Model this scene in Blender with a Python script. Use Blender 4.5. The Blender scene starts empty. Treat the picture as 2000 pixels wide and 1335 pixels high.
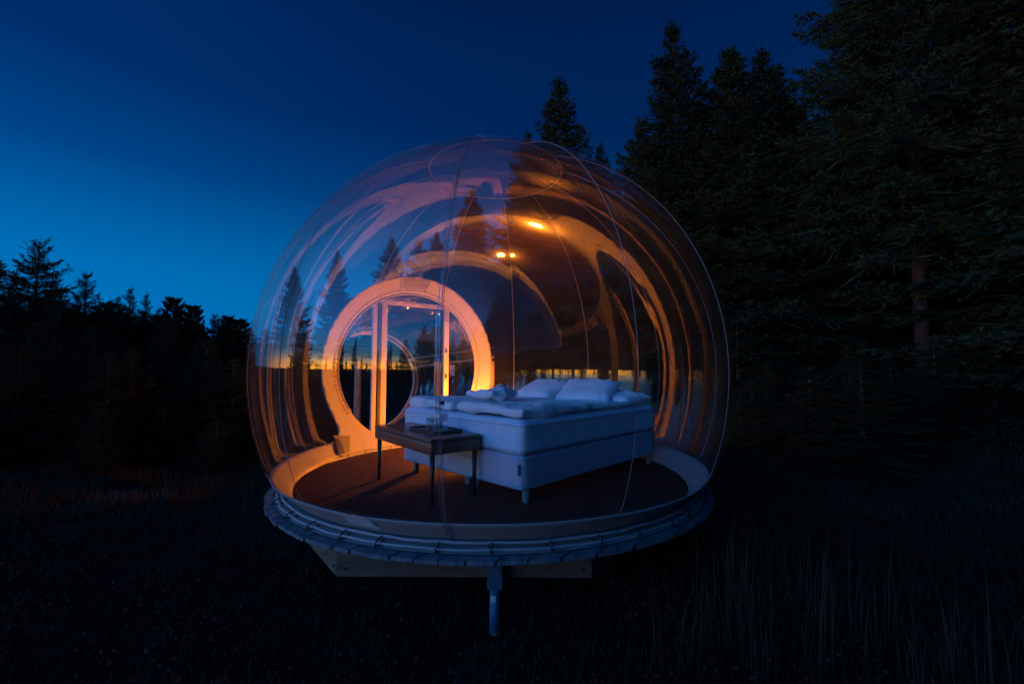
import bpy, bmesh, math, random
import numpy as np
from mathutils import Vector, Matrix, noise

rad = math.radians
PI = math.pi
sc = bpy.context.scene
COL = sc.collection

# ------------------------------------------------------------------ camera
F_PX = 864.0                     # focal length in pixels of the 2000 px wide photograph
PITCH = rad(3.32)
ROLL = 0.0047                    # slight sideways tilt of the camera
CAM_Z = 1.48
cam_d = bpy.data.cameras.new('camera')
cam_d.sensor_width = 36.0
cam_d.lens = 36.0 * F_PX / 2000.0
cam_d.clip_start = 0.05
cam_d.clip_end = 2000.0
cam = bpy.data.objects.new('camera', cam_d)
COL.objects.link(cam)
cam.location = (0, 0, CAM_Z)
cam.rotation_euler = (Matrix.Rotation(rad(90) + PITCH, 3, 'X') @ Matrix.Rotation(ROLL, 3, 'Z')).to_euler()
sc.camera = cam

def ray(px, py):
    """direction (x, 1, z) in the world of a pixel of the 2000x1335 photograph"""
    a, b = px - 1000, py - 667.5
    cr, sr = math.cos(ROLL), math.sin(ROLL)
    x, y, z = (a * cr + b * sr) / F_PX, 1.0, (a * sr - b * cr) / F_PX
    c, s = math.cos(PITCH), math.sin(PITCH)
    yy, zz = y * c - z * s, y * s + z * c
    return x / yy, zz / yy

# ------------------------------------------------------------------ world
world = bpy.data.worlds.new("World")
sc.world = world
world.use_nodes = True
wn, wl = world.node_tree.nodes, world.node_tree.links
wn.clear()

def N(nodes, t, **kw):
    n = nodes.new(t)
    for k, v in kw.items():
        setattr(n, k, v)
    return n

def math_node(nt, op, a=None, b=None, clamp=False):
    n = nt.nodes.new('ShaderNodeMath')
    n.operation = op
    n.use_clamp = clamp
    for i, v in enumerate((a, b)):
        if v is None:
            continue
        if isinstance(v, (int, float)):
            n.inputs[i].default_value = v
        else:
            nt.links.new(v, n.inputs[i])
    return n.outputs[0]

def ramp(nt, fac, stops, interp='LINEAR'):
    n = nt.nodes.new('ShaderNodeValToRGB')
    n.color_ramp.interpolation = interp
    e = n.color_ramp.elements
    while len(e) < len(stops):
        e.new(0.5)
    for i, (p, c) in enumerate(stops):
        e[i].position = p
        e[i].color = (c[0], c[1], c[2], 1.0)
    nt.links.new(fac, n.inputs[0])
    return n.outputs[0]

SUNSET = rad(-131)               # heading of the afterglow, clockwise from the view direction
SUNV = (math.sin(SUNSET), math.cos(SUNSET))
nt = world.node_tree
tc = N(wn, 'ShaderNodeTexCoord')
nrm = N(wn, 'ShaderNodeVectorMath', operation='NORMALIZE')
wl.new(tc.outputs['Generated'], nrm.inputs[0])
sep = N(wn, 'ShaderNodeSeparateXYZ')
wl.new(nrm.outputs[0], sep.inputs[0])
SX, SY, SZ = sep.outputs
elev = math_node(nt, 'ARCSINE', SZ)
e01 = math_node(nt, 'DIVIDE', elev, PI / 2, True)            # 0 horizon .. 1 zenith
horiz = math_node(nt, 'SQRT', math_node(nt, 'ADD', math_node(nt, 'MULTIPLY', SX, SX), math_node(nt, 'MULTIPLY', SY, SY)))
dot = math_node(nt, 'ADD', math_node(nt, 'MULTIPLY', SX, SUNV[0]), math_node(nt, 'MULTIPLY', SY, SUNV[1]))
cosaz = math_node(nt, 'DIVIDE', dot, math_node(nt, 'MAXIMUM', horiz, 1e-3))
K = 1 / 90.0
# the deep blue that covers the whole sky
base = ramp(nt, e01, [(0.0, (0.000, 0.200, 0.580)), (10*K, (0.000, 0.165, 0.500)), (20*K, (0.000, 0.060, 0.255)),
                      (28*K, (0.000, 0.029, 0.155)), (36*K, (0.000, 0.024, 0.135)), (46*K, (0.000, 0.011, 0.065)), (1.0, (0.001, 0.007, 0.038))])
# the side the sun set on
glow = ramp(nt, e01, [(0.0, (13.5, 4.8, 0.22)), (1.8*K, (11.0, 5.2, 0.8)), (3.6*K, (3.4, 3.0, 2.5)), (5.5*K, (0.45, 1.35, 2.3)), (10*K, (0.16, 1.25, 3.3)),
                      (20*K, (0.06, 0.75, 2.7)), (36*K, (0.02, 0.26, 1.05)), (60*K, (0.001, 0.020, 0.10)), (1.0, (0.001, 0.007, 0.038))])
mr = N(wn, 'ShaderNodeMapRange', interpolation_type='SMOOTHERSTEP')
wl.new(cosaz, mr.inputs['Value'])
mr.inputs['From Min'].default_value = 0.42
mr.inputs['From Max'].default_value = 1.0
mr.inputs['To Min'].default_value = 0.0
mr.inputs['To Max'].default_value = 1.0
# azimuth falloff of the deep blue: dimmer away from the afterglow
mr2 = N(wn, 'ShaderNodeMapRange', interpolation_type='SMOOTHSTEP')
wl.new(cosaz, mr2.inputs['Value'])
mr2.inputs['From Min'].default_value = -1.0
mr2.inputs['From Max'].default_value = 0.45
mr2.inputs['To Min'].default_value = 0.60
mr2.inputs['To Max'].default_value = 1.0
bs = N(wn, 'ShaderNodeVectorMath', operation='SCALE')
wl.new(base, bs.inputs[0]); wl.new(mr2.outputs[0], bs.inputs['Scale'])
mixw = N(wn, 'ShaderNodeMix', data_type='RGBA')
wl.new(mr.outputs[0], mixw.inputs[0]); wl.new(bs.outputs[0], mixw.inputs[6]); wl.new(glow, mixw.inputs[7])
# thin dark cloud bars low in the afterglow
mp = N(wn, 'ShaderNodeMapping'); mp.inputs['Scale'].default_value = (2.2, 2.2, 26)
wl.new(nrm.outputs[0], mp.inputs[0])
cn = N(wn, 'ShaderNodeTexNoise'); cn.inputs['Scale'].default_value = 3.2; cn.inputs['Detail'].default_value = 5
wl.new(mp.outputs[0], cn.inputs['Vector'])
cm = N(wn, 'ShaderNodeMapRange'); wl.new(cn.outputs[0], cm.inputs['Value'])
cm.inputs['From Min'].default_value = 0.50; cm.inputs['From Max'].default_value = 0.62
cm.inputs['To Min'].default_value = 0.0; cm.inputs['To Max'].default_value = 0.75
low = N(wn, 'ShaderNodeMapRange'); wl.new(e01, low.inputs['Value'])
low.inputs['From Min'].default_value = 6*K; low.inputs['From Max'].default_value = 13*K
low.inputs['To Min'].default_value = 1.0; low.inputs['To Max'].default_value = 0.0
cf = math_node(nt, 'MULTIPLY', math_node(nt, 'MULTIPLY', cm.outputs[0], low.outputs[0]), mr.outputs[0])
mixc = N(wn, 'ShaderNodeMix', data_type='RGBA')
wl.new(cf, mixc.inputs[0]); wl.new(mixw.outputs[2], mixc.inputs[6]); mixc.inputs[7].default_value = (0.35, 0.28, 0.42, 1)
bg = N(wn, 'ShaderNodeBackground'); bg.inputs['Strength'].default_value = 1.0
wl.new(mixc.outputs[2], bg.inputs[0])
wo = N(wn, 'ShaderNodeOutputWorld'); wl.new(bg.outputs[0], wo.inputs[0])

# ------------------------------------------------------------------ render settings
vs = sc.view_settings
vs.view_transform = 'Standard'
vs.look = 'None'
vs.exposure = 0.0
vs.gamma = 1.0
vs.use_curve_mapping = False
cy = sc.cycles
cy.use_denoising = True
cy.denoising_input_passes = 'RGB_ALBEDO'
cy.adaptive_threshold = 0.004
cy.max_bounces = 14
cy.glossy_bounces = 8
cy.diffuse_bounces = 3
cy.transparent_max_bounces = 40
cy.caustics_reflective = False
cy.caustics_refractive = False
cy.sample_clamp_indirect = 6.0

# ------------------------------------------------------------------ helpers
class MB:
    """collects geometry, then links it as ONE mesh object"""
    def __init__(self):
        self.v, self.f, self.s = [], [], []
    def add(self, vs_, fs, smooth=False):
        o = len(self.v)
        self.v.extend([tuple(p) for p in vs_])
        self.f.extend([tuple(i + o for i in f) for f in fs])
        self.s.extend([smooth] * len(fs))
    def box(self, c, size, rot=None, bev=0.0):
        if bev > 0:
            bm = bmesh.new()
            bmesh.ops.create_cube(bm, size=1.0)
            bmesh.ops.scale(bm, vec=size, verts=bm.verts)
            bmesh.ops.bevel(bm, geom=list(bm.edges), offset=bev, segments=2, affect='EDGES', profile=0.6)
            vs_ = [v.co.copy() for v in bm.verts]
            bm.verts.index_update()
            fs = [tuple(v.index for v in f.verts) for f in bm.faces]
            bm.free()
        else:
            x, y, z = size[0] / 2, size[1] / 2, size[2] / 2
            vs_ = [Vector(p) for p in ((-x,-y,-z),(x,-y,-z),(x,y,-z),(-x,y,-z),(-x,-y,z),(x,-y,z),(x,y,z),(-x,y,z))]
            fs = [(0,3,2,1),(4,5,6,7),(0,1,5,4),(1,2,6,5),(2,3,7,6),(3,0,4,7)]
        if rot is not None:
            vs_ = [rot @ v for v in vs_]
        self.add([v + Vector(c) for v in vs_], fs, False)
    def tube(self, pts, r, n=8, closed=False, cap=True, smooth=True):
        pts = [Vector(p) for p in pts]
        m = len(pts)
        rs = r if isinstance(r, (list, tuple)) else [r] * m
        rings = []
        prev = None
        for i, p in enumerate(pts):
            if closed:
                t = pts[(i + 1) % m] - pts[i - 1]
            else:
                t = pts[min(i + 1, m - 1)] - pts[max(i - 1, 0)]
            if t.length < 1e-9:
                t = Vector((0, 0, 1))
            t.normalize()
            if prev is None:
                a = Vector((0, 0, 1)) if abs(t.z) < 0.9 else Vector((1, 0, 0))
                u = t.cross(a).normalized()
            else:
                u = (prev - t * prev.dot(t))
                u = u.normalized() if u.length > 1e-6 else t.orthogonal().normalized()
            prev = u
            w = t.cross(u)
            rings.append([p + (u * math.cos(2*PI*k/n) + w * math.sin(2*PI*k/n)) * rs[i] for k in range(n)])
        vs_ = [q for rg in rings for q in rg]
        fs = []
        for i in range(m if closed else m - 1):
            a, b = i * n, ((i + 1) % m) * n
            for k in range(n):
                k2 = (k + 1) % n
                fs.append((a + k, a + k2, b + k2, b + k))
        if cap and not closed:
            fs.append(tuple(range(n - 1, -1, -1)))
            fs.append(tuple((m - 1) * n + k for k in range(n)))
        self.add(vs_, fs, smooth)
    def lathe(self, c, prof, n=24, smooth=True):
        """prof: list of (radius, z)"""
        c = Vector(c)
        vs_ = [c + Vector((r * math.cos(2*PI*k/n), r * math.sin(2*PI*k/n), z)) for r, z in prof for k in range(n)]
        fs = [(i*n + k, i*n + (k+1) % n, (i+1)*n + (k+1) % n, (i+1)*n + k) for i in range(len(prof)-1) for k in range(n)]
        self.add(vs_, fs, smooth)
    def build(self, name, material, parent=None, loc=None):
        me = bpy.data.meshes.new(name)
        me.from_pydata([tuple(v) for v in self.v], [], self.f)
        me.polygons.foreach_set('use_smooth', self.s)
        me.materials.append(material)
        me.update()
        return link_obj(name, me, parent, loc)

def link_obj(name, data, parent=None, loc=None):
    o = bpy.data.objects.new(name, data)
    COL.objects.link(o)
    if parent is not None:
        o.parent = parent
    if loc is not None:
        o.location = loc
    return o

def tag(o, label=None, category=None, group=None, kind=None):
    if label: o['label'] = label
    if category: o['category'] = category
    if group: o['group'] = group
    if kind: o['kind'] = kind
    return o

def empty(name, loc, rz, label, category, group=None):
    o = bpy.data.objects.new(name, None)
    COL.objects.link(o)
    o.location = loc
    o.rotation_euler = (0, 0, rz)
    o.empty_display_size = 0.2
    return tag(o, label, category, group)

def copy_thing(root, loc, rz, label, scale=None):
    r = root.copy(); COL.objects.link(r)
    r.location = loc
    r.rotation_euler = (0, 0, rz)
    if scale: r.scale = scale
    r['label'] = label
    for ch in list(root.children):
        c = ch.copy(); COL.objects.link(c); c.parent = r
        for g in list(ch.children):
            d = g.copy(); COL.objects.link(d); d.parent = c
    return r

def mat(name, color, rough=0.6, noise_scale=None, noise_amt=0.25, bump=0.0, bump_scale=40, metallic=0.0, spec=0.5, coat=0.0, stretch=None, sheen=0.0):
    m = bpy.data.materials.new(name)
    m.use_nodes = True
    t = m.node_tree
    p = t.nodes['Principled BSDF']
    p.inputs['Base Color'].default_value = (*color, 1)
    p.inputs['Roughness'].default_value = rough
    p.inputs['Metallic'].default_value = metallic
    p.inputs['Specular IOR Level'].default_value = spec
    p.inputs['Coat Weight'].default_value = coat
    p.inputs['Sheen Weight'].default_value = sheen
    tcn = t.nodes.new('ShaderNodeTexCoord')
    src = tcn.outputs['Object']
    if stretch:
        mpn = t.nodes.new('ShaderNodeMapping'); mpn.inputs['Scale'].default_value = stretch
        t.links.new(src, mpn.inputs[0]); src = mpn.outputs[0]
    if noise_scale:
        nz = t.nodes.new('ShaderNodeTexNoise'); nz.inputs['Scale'].default_value = noise_scale; nz.inputs['Detail'].default_value = 6
        t.links.new(src, nz.inputs['Vector'])
        lo = tuple(max(0, c * (1 - noise_amt)) for c in color); hi = tuple(min(1, c * (1 + noise_amt)) for c in color)
        c = ramp(t, nz.outputs[0], [(0.3, lo), (0.7, hi)])
        t.links.new(c, p.inputs['Base Color'])
    if bump > 0:
        nb = t.nodes.new('ShaderNodeTexNoise'); nb.inputs['Scale'].default_value = bump_scale; nb.inputs['Detail'].default_value = 4
        t.links.new(src, nb.inputs['Vector'])
        b = t.nodes.new('ShaderNodeBump'); b.inputs['Strength'].default_value = bump; b.inputs['Distance'].default_value = 0.01
        t.links.new(nb.outputs[0], b.inputs['Height']); t.links.new(b.outputs[0], p.inputs['Normal'])
    return m

def foliage_mat(name, c1, c2, scale=1.2):
    m = mat(name, c1, rough=0.75, spec=0.2)
    t = m.node_tree; p = t.nodes['Principled BSDF']
    tcn = t.nodes.new('ShaderNodeTexCoord'); oi = t.nodes.new('ShaderNodeObjectInfo')
    nz = t.nodes.new('ShaderNodeTexNoise'); nz.inputs['Scale'].default_value = scale; nz.inputs['Detail'].default_value = 5
    t.links.new(tcn.outputs['Object'], nz.inputs['Vector'])
    f = math_node(t, 'ADD', math_node(t, 'MULTIPLY', nz.outputs[0], 1.6), math_node(t, 'MULTIPLY', oi.outputs['Random'], 0.4))
    f = math_node(t, 'SUBTRACT', f, 0.55, True)
    t.links.new(ramp(t, f, [(0.0, c1), (1.0, c2)]), p.inputs['Base Color'])
    return m

def film_mat(name, gloss_rough=0.012, tint=(0.97, 0.97, 0.97), bump=0.0012, haze=0.0, gain=1.0, bscale=1.6):
    """thin clear vinyl: both faces mirror, the rest passes straight through"""
    m = bpy.data.materials.new(name)
    m.use_nodes = True
    t = m.node_tree; t.nodes.clear(); L = t.links
    geo = t.nodes.new('ShaderNodeNewGeometry')
    tcn = t.nodes.new('ShaderNodeTexCoord')
    ior = math_node(t, 'ADD', math_node(t, 'MULTIPLY', geo.outputs['Backfacing'], 1 / 1.53 - 1.53), 1.53)
    fr = t.nodes.new('ShaderNodeFresnel'); L.new(ior, fr.inputs['IOR'])
    nz = t.nodes.new('ShaderNodeTexNoise'); nz.inputs['Scale'].default_value = bscale; nz.inputs['Detail'].default_value = 1.0
    L.new(tcn.outputs['Object'], nz.inputs['Vector'])
    b = t.nodes.new('ShaderNodeBump'); b.inputs['Strength'].default_value = 1.0; b.inputs['Distance'].default_value = bump
    L.new(nz.outputs[0], b.inputs['Height'])
    L.new(b.outputs[0], fr.inputs['Normal'])
    r = fr.outputs[0]
    two = math_node(t, 'DIVIDE', math_node(t, 'MULTIPLY', r, 2.0 * gain), math_node(t, 'ADD', r, 1.0), True)
    two = math_node(t, 'DIVIDE', two, math_node(t, 'ADD', math_node(t, 'MULTIPLY', two, 2.2), 0.88))   # mirroring of the film toned down at grazing angles
    gl = t.nodes.new('ShaderNodeBsdfGlossy'); gl.inputs['Color'].default_value = (1, 1, 1, 1); gl.inputs['Roughness'].default_value = gloss_rough
    L.new(b.outputs[0], gl.inputs['Normal'])
    tr = t.nodes.new('ShaderNodeBsdfTransparent'); tr.inputs['Color'].default_value = (*tint, 1)
    gl2 = t.nodes.new('ShaderNodeBsdfGlossy'); gl2.inputs['Color'].default_value = (1, 1, 1, 1); gl2.inputs['Roughness'].default_value = 0.13
    L.new(b.outputs[0], gl2.inputs['Normal'])
    mg = t.nodes.new('ShaderNodeMixShader'); mg.inputs[0].default_value = 0.09
    L.new(gl.outputs[0], mg.inputs[1]); L.new(gl2.outputs[0], mg.inputs[2])
    body = tr.outputs[0]
    if haze > 0:
        df = t.nodes.new('ShaderNodeBsdfDiffuse'); df.inputs['Color'].default_value = (0.7, 0.7, 0.72, 1)
        hn = t.nodes.new('ShaderNodeTexNoise'); hn.inputs['Scale'].default_value = 1.6; hn.inputs['Detail'].default_value = 6
        L.new(tcn.outputs['Object'], hn.inputs['Vector'])
        hf = math_node(t, 'MULTIPLY', math_node(t, 'POWER', hn.outputs[0], 2.0), haze * 4)
        mh = t.nodes.new('ShaderNodeMixShader'); L.new(hf, mh.inputs[0]); L.new(tr.outputs[0], mh.inputs[1]); L.new(df.outputs[0], mh.inputs[2])
        body = mh.outputs[0]
    mx = t.nodes.new('ShaderNodeMixShader')
    L.new(two, mx.inputs[0]); L.new(body, mx.inputs[1]); L.new(mg.outputs[0], mx.inputs[2])
    out = t.nodes.new('ShaderNodeOutputMaterial'); L.new(mx.outputs[0], out.inputs[0])
    return m

def emit_mat(name, color, strength):
    m = bpy.data.materials.new(name); m.use_nodes = True
    t = m.node_tree; t.nodes.clear()
    e = t.nodes.new('ShaderNodeEmission'); e.inputs[0].default_value = (*color, 1); e.inputs[1].default_value = strength
    o = t.nodes.new('ShaderNodeOutputMaterial'); t.links.new(e.outputs[0], o.inputs[0])
    return m

M = dict(
    ground=mat('soil_and_moss', (0.026, 0.019, 0.010), 0.95, 3.0, 0.5, 0.8, 18, spec=0.1),
    bark=mat('bark', (0.060, 0.056, 0.050), 0.9, 9, 0.4, 0.9, 30, spec=0.2, stretch=(1, 1, 0.25)),
    deck=mat('weathered_deck_wood', (0.115, 0.160, 0.175), 0.75, 22, 0.35, 0.5, 60, stretch=(1, 0.06, 1)),
    beam=mat('beam_wood', (0.15, 0.105, 0.070), 0.8, 16, 0.35, 0.4, 50, stretch=(0.08, 1, 1)),
    steel=mat('painted_steel', (0.05, 0.15, 0.24), 0.5, 12, 0.2, metallic=0.2),
    carpet=mat('coir_carpet', (0.075, 0.038, 0.028), 0.95, 70, 0.7, 1.0, 160, spec=0.1),
    pvc=mat('white_vinyl_fabric', (0.35, 0.335, 0.32), 0.45, 7, 0.06, 0.25, 9, spec=0.4),
    pvc2=mat('white_vinyl_patch', (0.17, 0.165, 0.16), 0.3, 7, 0.06, 0.3, 14),
    patchfilm=mat('pale_patch_film', (0.80, 0.82, 0.84), 0.15, coat=0.6),
    darkwin=mat('dark_vinyl_window', (0.06, 0.065, 0.09), 0.2),
    stitch=mat('dark_stitching', (0.05, 0.04, 0.03), 0.8),
    rope=mat('white_cord', (0.36, 0.37, 0.37), 0.5, 30, 0.1, 0.5, 60),
    tie=mat('dark_cord', (0.03, 0.03, 0.032), 0.8),
    seam=mat('welded_seam', (0.24, 0.235, 0.23), 0.3),
    strip=mat('clear_seam_strip', (0.20, 0.20, 0.21), 0.25),
    frame=mat('door_frame_vinyl', (0.50, 0.46, 0.42), 0.4),
    zip=mat('brown_zip', (0.16, 0.09, 0.06), 0.6),
    framedark=mat('dark_door_edge', (0.04, 0.035, 0.035), 0.5),
    linen=mat('white_cotton', (0.84, 0.84, 0.86), 0.9, 5, 0.03, 0.45, 20, spec=0.15, sheen=0.2),
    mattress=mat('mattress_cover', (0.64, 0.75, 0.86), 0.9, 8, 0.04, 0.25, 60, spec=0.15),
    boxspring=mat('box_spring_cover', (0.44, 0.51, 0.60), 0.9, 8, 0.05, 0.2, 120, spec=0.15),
    legwood=mat('pale_leg_wood', (0.42, 0.33, 0.24), 0.5, 12, 0.15),
    tablewood=mat('brown_table_wood', (0.19, 0.085, 0.048), 0.42, 14, 0.5, 0.1, 30, coat=0.3, stretch=(0.1, 1, 1)),
    tableleg=mat('dark_table_leg', (0.035, 0.024, 0.020), 0.4),
    tray=mat('dark_tray', (0.045, 0.040, 0.036), 0.45),
    label=mat('navy_label', (0.02, 0.03, 0.07), 0.7),
    paper=mat('paper', (0.6, 0.6, 0.58), 0.8),
    railwood=mat('rail_wood', (0.30, 0.22, 0.15), 0.7, 20, 0.3, stretch=(0.1, 1, 1)),
    post=mat('lit_post_wood', (0.42, 0.30, 0.18), 0.7, 12, 0.2),  # rail wood made paler and warmer, lamplight put into the colour
    lampbody=mat('brass_lamp_body', (0.35, 0.25, 0.12), 0.4, metallic=0.6),
    spruce=foliage_mat('spruce_needles', (0.009, 0.024, 0.010), (0.027, 0.060, 0.024)),
    pine=foliage_mat('pine_needles', (0.016, 0.026, 0.010), (0.042, 0.055, 0.020)),
    grass=foliage_mat('dry_grass', (0.024, 0.019, 0.009), (0.075, 0.058, 0.026), 0.9),
    straw=foliage_mat('straw_grass', (0.05, 0.048, 0.032), (0.11, 0.10, 0.07), 2.0),
    shrub=foliage_mat('red_brown_leaves', (0.020, 0.014, 0.006), (0.170, 0.018, 0.016), 1.6),
    film=film_mat('clear_vinyl_film', haze=0.006, gain=0.66, gloss_rough=0.02),
    tunnel=film_mat('clear_vinyl_tunnel', 0.04, bump=0.03, haze=0.03, bscale=5),
    glass=film_mat('drinking_glass', 0.02, bump=0.0, haze=0.03, gain=1.6),
    water=film_mat('water_glass', 0.02, tint=(0.75, 0.85, 0.95), bump=0.0, haze=0.05, gain=1.6),
)

# ------------------------------------------------------------------ terrain
R = 2.0
C = Vector((-0.163, 4.152, CAM_Z - 0.050))      # centre of the bubble
DECK_Z = CAM_Z - 0.973
RP = 1.855                             # deck radius

def sstep(a, b, x):
    t = min(1.0, max(0.0, (x - a) / (b - a)))
    return t * t * (3 - 2 * t)

def ground_z(x, y):
    d = math.hypot(x, y - 2.0)
    head = math.atan2(x, y + 0.001)
    side = 0.55 + 0.45 * max(0.0, math.cos(head - rad(40)))     # the bank is higher to the right and behind
    west = max(0.0, math.cos(head - SUNSET))
    h = 0.95 * side * sstep(3.6, 10.5, d) * (1 - 0.55 * west)
    n = noise.noise(Vector((x * 0.35, y * 0.35, 3.1))) * 0.16 + noise.noise(Vector((x * 1.3, y * 1.3, 9.0))) * 0.06
    n += noise.noise(Vector((x * 3.1, y * 3.1, 4.0))) * 0.035
    fade = min(1.0, max(0.25, (d - 0.5) / 4))
    h += n * fade
    if d > 40:
        h += (1 - west) * 6 * sstep(60, 400, d) + noise.noise(Vector((x * 0.01, y * 0.01, 0))) * 2.0 * sstep(60, 300, d)
    return h

def build_ground():
    # polar rings: fine near, coarse to the horizon
    rings = [0.0]
    r = 0.22
    while r < 900:
        rings.append(r)
        r += 0.14 if r < 9 else r * 0.10
    na = 200
    vs_, fs = [(0, 2.0, ground_z(0, 2.0))], []
    for r in rings[1:]:
        for k in range(na):
            a = 2 * PI * k / na
            x, y = r * math.cos(a), 2.0 + r * math.sin(a)
            vs_.append((x, y, ground_z(x, y)))
    for k in range(na):
        fs.append((0, 1 + k, 1 + (k + 1) % na))
    for i in range(len(rings) - 2):
        a, b = 1 + i * na, 1 + (i + 1) * na
        for k in range(na):
            k2 = (k + 1) % na
            fs.append((a + k, b + k, b + k2, a + k2))
    mb = MB(); mb.add(vs_, fs, True)
    tag(mb.build('ground', M['ground']), kind='structure')
build_ground()

# ------------------------------------------------------------------ the bubble
PHI0 = rad(-5.5)                          # a seam meridian, azimuth measured from the side that faces the camera
NG = 12
GA = 2 * PI / NG
BULGE = 0.0015
RING_AZ, RING_EL = rad(-142.7), rad(1.4)
A_IN, A_OUT = rad(27.3), rad(34.0)
Z_BAND = -0.382                         # top edge of the white base band (in radii)
Z_CUT = -0.455
CAP_Z = 0.950

def sdir(az, el):
    """unit vector from the centre: az = 0 faces the camera, positive to the right"""
    return Vector((math.sin(az) * math.cos(el), -math.cos(az) * math.cos(el), math.sin(el)))

RING_D = sdir(RING_AZ, RING_EL)

def srad(az, el):
    u = ((az - PHI0) / GA) % 1.0
    u = 2 * u - 1
    fade = max(0.0, math.cos(el)) ** 0.5
    lift = 0.016 * math.sin(el) * math.cos(el)      # the widest part sits a little above the middle
    return R * (1 + lift + BULGE * (1 - u * u) * fade ** 3 - BULGE * 0.6)

def spt(az, el, off=0.0):
    d = sdir(az, el)
    p = d * (srad(az, el) + off)
    k = 1.0 if d.z > -0.35 else 1 - 0.055 * sstep(-0.35, -0.462, d.z) * (1 - sstep(0.55, 0.80, d.dot(RING_D)))   # the foot is drawn in by its cords
    return C + Vector((p.x * k, p.y * k, p.z))

def g_white(d):
    """< 0 on the white fabric: base band blended with the door ring"""
    al = math.acos(max(-1, min(1, d.dot(RING_D))))
    g1 = d.z - Z_BAND
    g2 = abs(al - (A_IN + A_OUT) / 2) - (A_OUT - A_IN) / 2
    if al < A_IN:
        return g2
    k = 0.16
    h = max(k - abs(g1 - g2), 0.0) / k
    return min(g1, g2) - h * h * k * 0.25

def g_open(d):
    return A_IN - math.acos(max(-1, min(1, d.dot(RING_D))))    # > 0 inside the opening

def clip(poly, vals, keep_neg):
    out = []
    n = len(poly)
    for i in range(n):
        a, b = poly[i], poly[(i + 1) % n]
        va, vb = vals[i], vals[(i + 1) % n]
        ina = (va <= 0) == keep_neg
        inb = (vb <= 0) == keep_neg
        if ina:
            out.append(a)
        if ina != inb:
            t = va / (va - vb)
            out.append((a[0] + (b[0] - a[0]) * t, a[1] + (b[1] - a[1]) * t))
    return out

def build_shell(parent):
    el0 = math.asin(Z_CUT)
    naz, nel = 288, 120
    white, clear = [], []
    def val(fn, q):
        return fn(sdir(q[0], q[1]))
    azs = [PHI0 + 2 * PI * i / naz for i in range(naz + 1)]
    els = [el0 + (PI / 2 - el0) * j / nel for j in range(nel + 1)]
    gw = [[g_white(sdir(a, e)) for e in els] for a in azs]
    go = [[g_open(sdir(a, e)) for e in els] for a in azs]
    for i in range(naz):
        for j in range(nel):
            P = [(azs[i], els[j]), (azs[i+1], els[j]), (azs[i+1], els[j+1]), (azs[i], els[j+1])]
            o = [go[i][j], go[i+1][j], go[i+1][j+1], go[i][j+1]]
            if min(o) > 0:
                continue
            if max(o) > 0:
                P = clip(P, o, True)
                w = [val(g_white, q) for q in P]
            else:
                w = [gw[i][j], gw[i+1][j], gw[i+1][j+1], gw[i][j+1]]
            if len(P) < 3:
                continue
            if max(w) <= 0:
                white.append(P)
            elif min(w) > 0:
                clear.append(P)
            else:
                a = clip(P, w, True); b = clip(P, w, False)
                if len(a) > 2: white.append(a)
                if len(b) > 2: clear.append(b)
    def mesh(polys, name, m, inset=0.0):
        idx, vs_, fs = {}, [], []
        for P in polys:
            f = []
            for q in P:
                p = spt(q[0], q[1], inset)
                k = (round(p.x, 5), round(p.y, 5), round(p.z, 5))
                if k not in idx:
                    idx[k] = len(vs_); vs_.append(tuple(p))
                if not f or f[-1] != idx[k]:
                    f.append(idx[k])
            if len(f) > 1 and f[0] == f[-1]: f.pop()
            if len(f) > 2 and len(set(f)) == len(f): fs.append(tuple(f))
        mb = MB(); mb.add([Vector(v) - parent.location for v in vs_], fs, True)
        return mb.build(name, m, parent)
    sh = mesh(clear, 'clear_shell', M['film'])
    wt = mesh(white, 'white_trim', M['pvc'])
    md = wt.modifiers.new('thickness', 'SOLIDIFY'); md.thickness = 0.008; md.offset = 0
    return sh, wt

tent = empty('bubble_tent', (C.x, C.y, DECK_Z), 0, 'large clear inflated bubble tent with white door ring on a round wooden deck', 'bubble tent')
build_shell(tent)
TL = tent.location.copy()
def T(p): return Vector(p) - TL

EL0 = math.asin(Z_CUT)
ELC = math.asin(CAP_Z)
for k in range(NG):
    az = PHI0 + k * GA
    # a meridian seam, cut where the door opening is
    run, runs = [], []
    for j in range(61):
        el = EL0 + (ELC - EL0) * j / 60
        if g_open(sdir(az, el)) > -0.02:
            if len(run) > 1: runs.append(run)
            run = []
        else:
            run.append(T(spt(az, el, 0.001)))
    if len(run) > 1: runs.append(run)
    for rn in runs[-1:]:
        mb = MB()
        mb.tube(rn, 0.0022, 5)
        mb.build('seam', M['seam'], tent)
# the wide overlapping strip on the front seam
mb = MB()
L_, Rr = [], []
pts = []
for j in range(61):
    el = EL0 + (rad(66) - EL0) * j / 60
    w = 0.014 + 0.002 * math.sin(j * 0.9)
    az = PHI0 + 0.004 * math.sin(j * 0.22)
    a, b = az - w / (2 * math.cos(el)), az + w / (2 * math.cos(el))
    pts += [T(spt(az, el, 0.006) + (spt(a, el) - spt(az, el))), T(spt(az, el, 0.010)), T(spt(az, el, 0.006) + (spt(b, el) - spt(az, el)))]
fs = []
for j in range(60):
    fs += [(3*j, 3*j+1, 3*j+4, 3*j+3), (3*j+1, 3*j+2, 3*j+5, 3*j+4)]
mb.add(pts, fs, True)
mb.build('seam_strip', M['tunnel'], tent)
mb = MB()
for s in (-1, 1):
    mb.tube([T(spt(PHI0 + s * 0.006 / math.cos(EL0 + (rad(66) - EL0) * j / 60), EL0 + (rad(66) - EL0) * j / 60, 0.010)) for j in range(61)], 0.0016, 4)
mb.build('seam_piping', M['strip'], tent)
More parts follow.
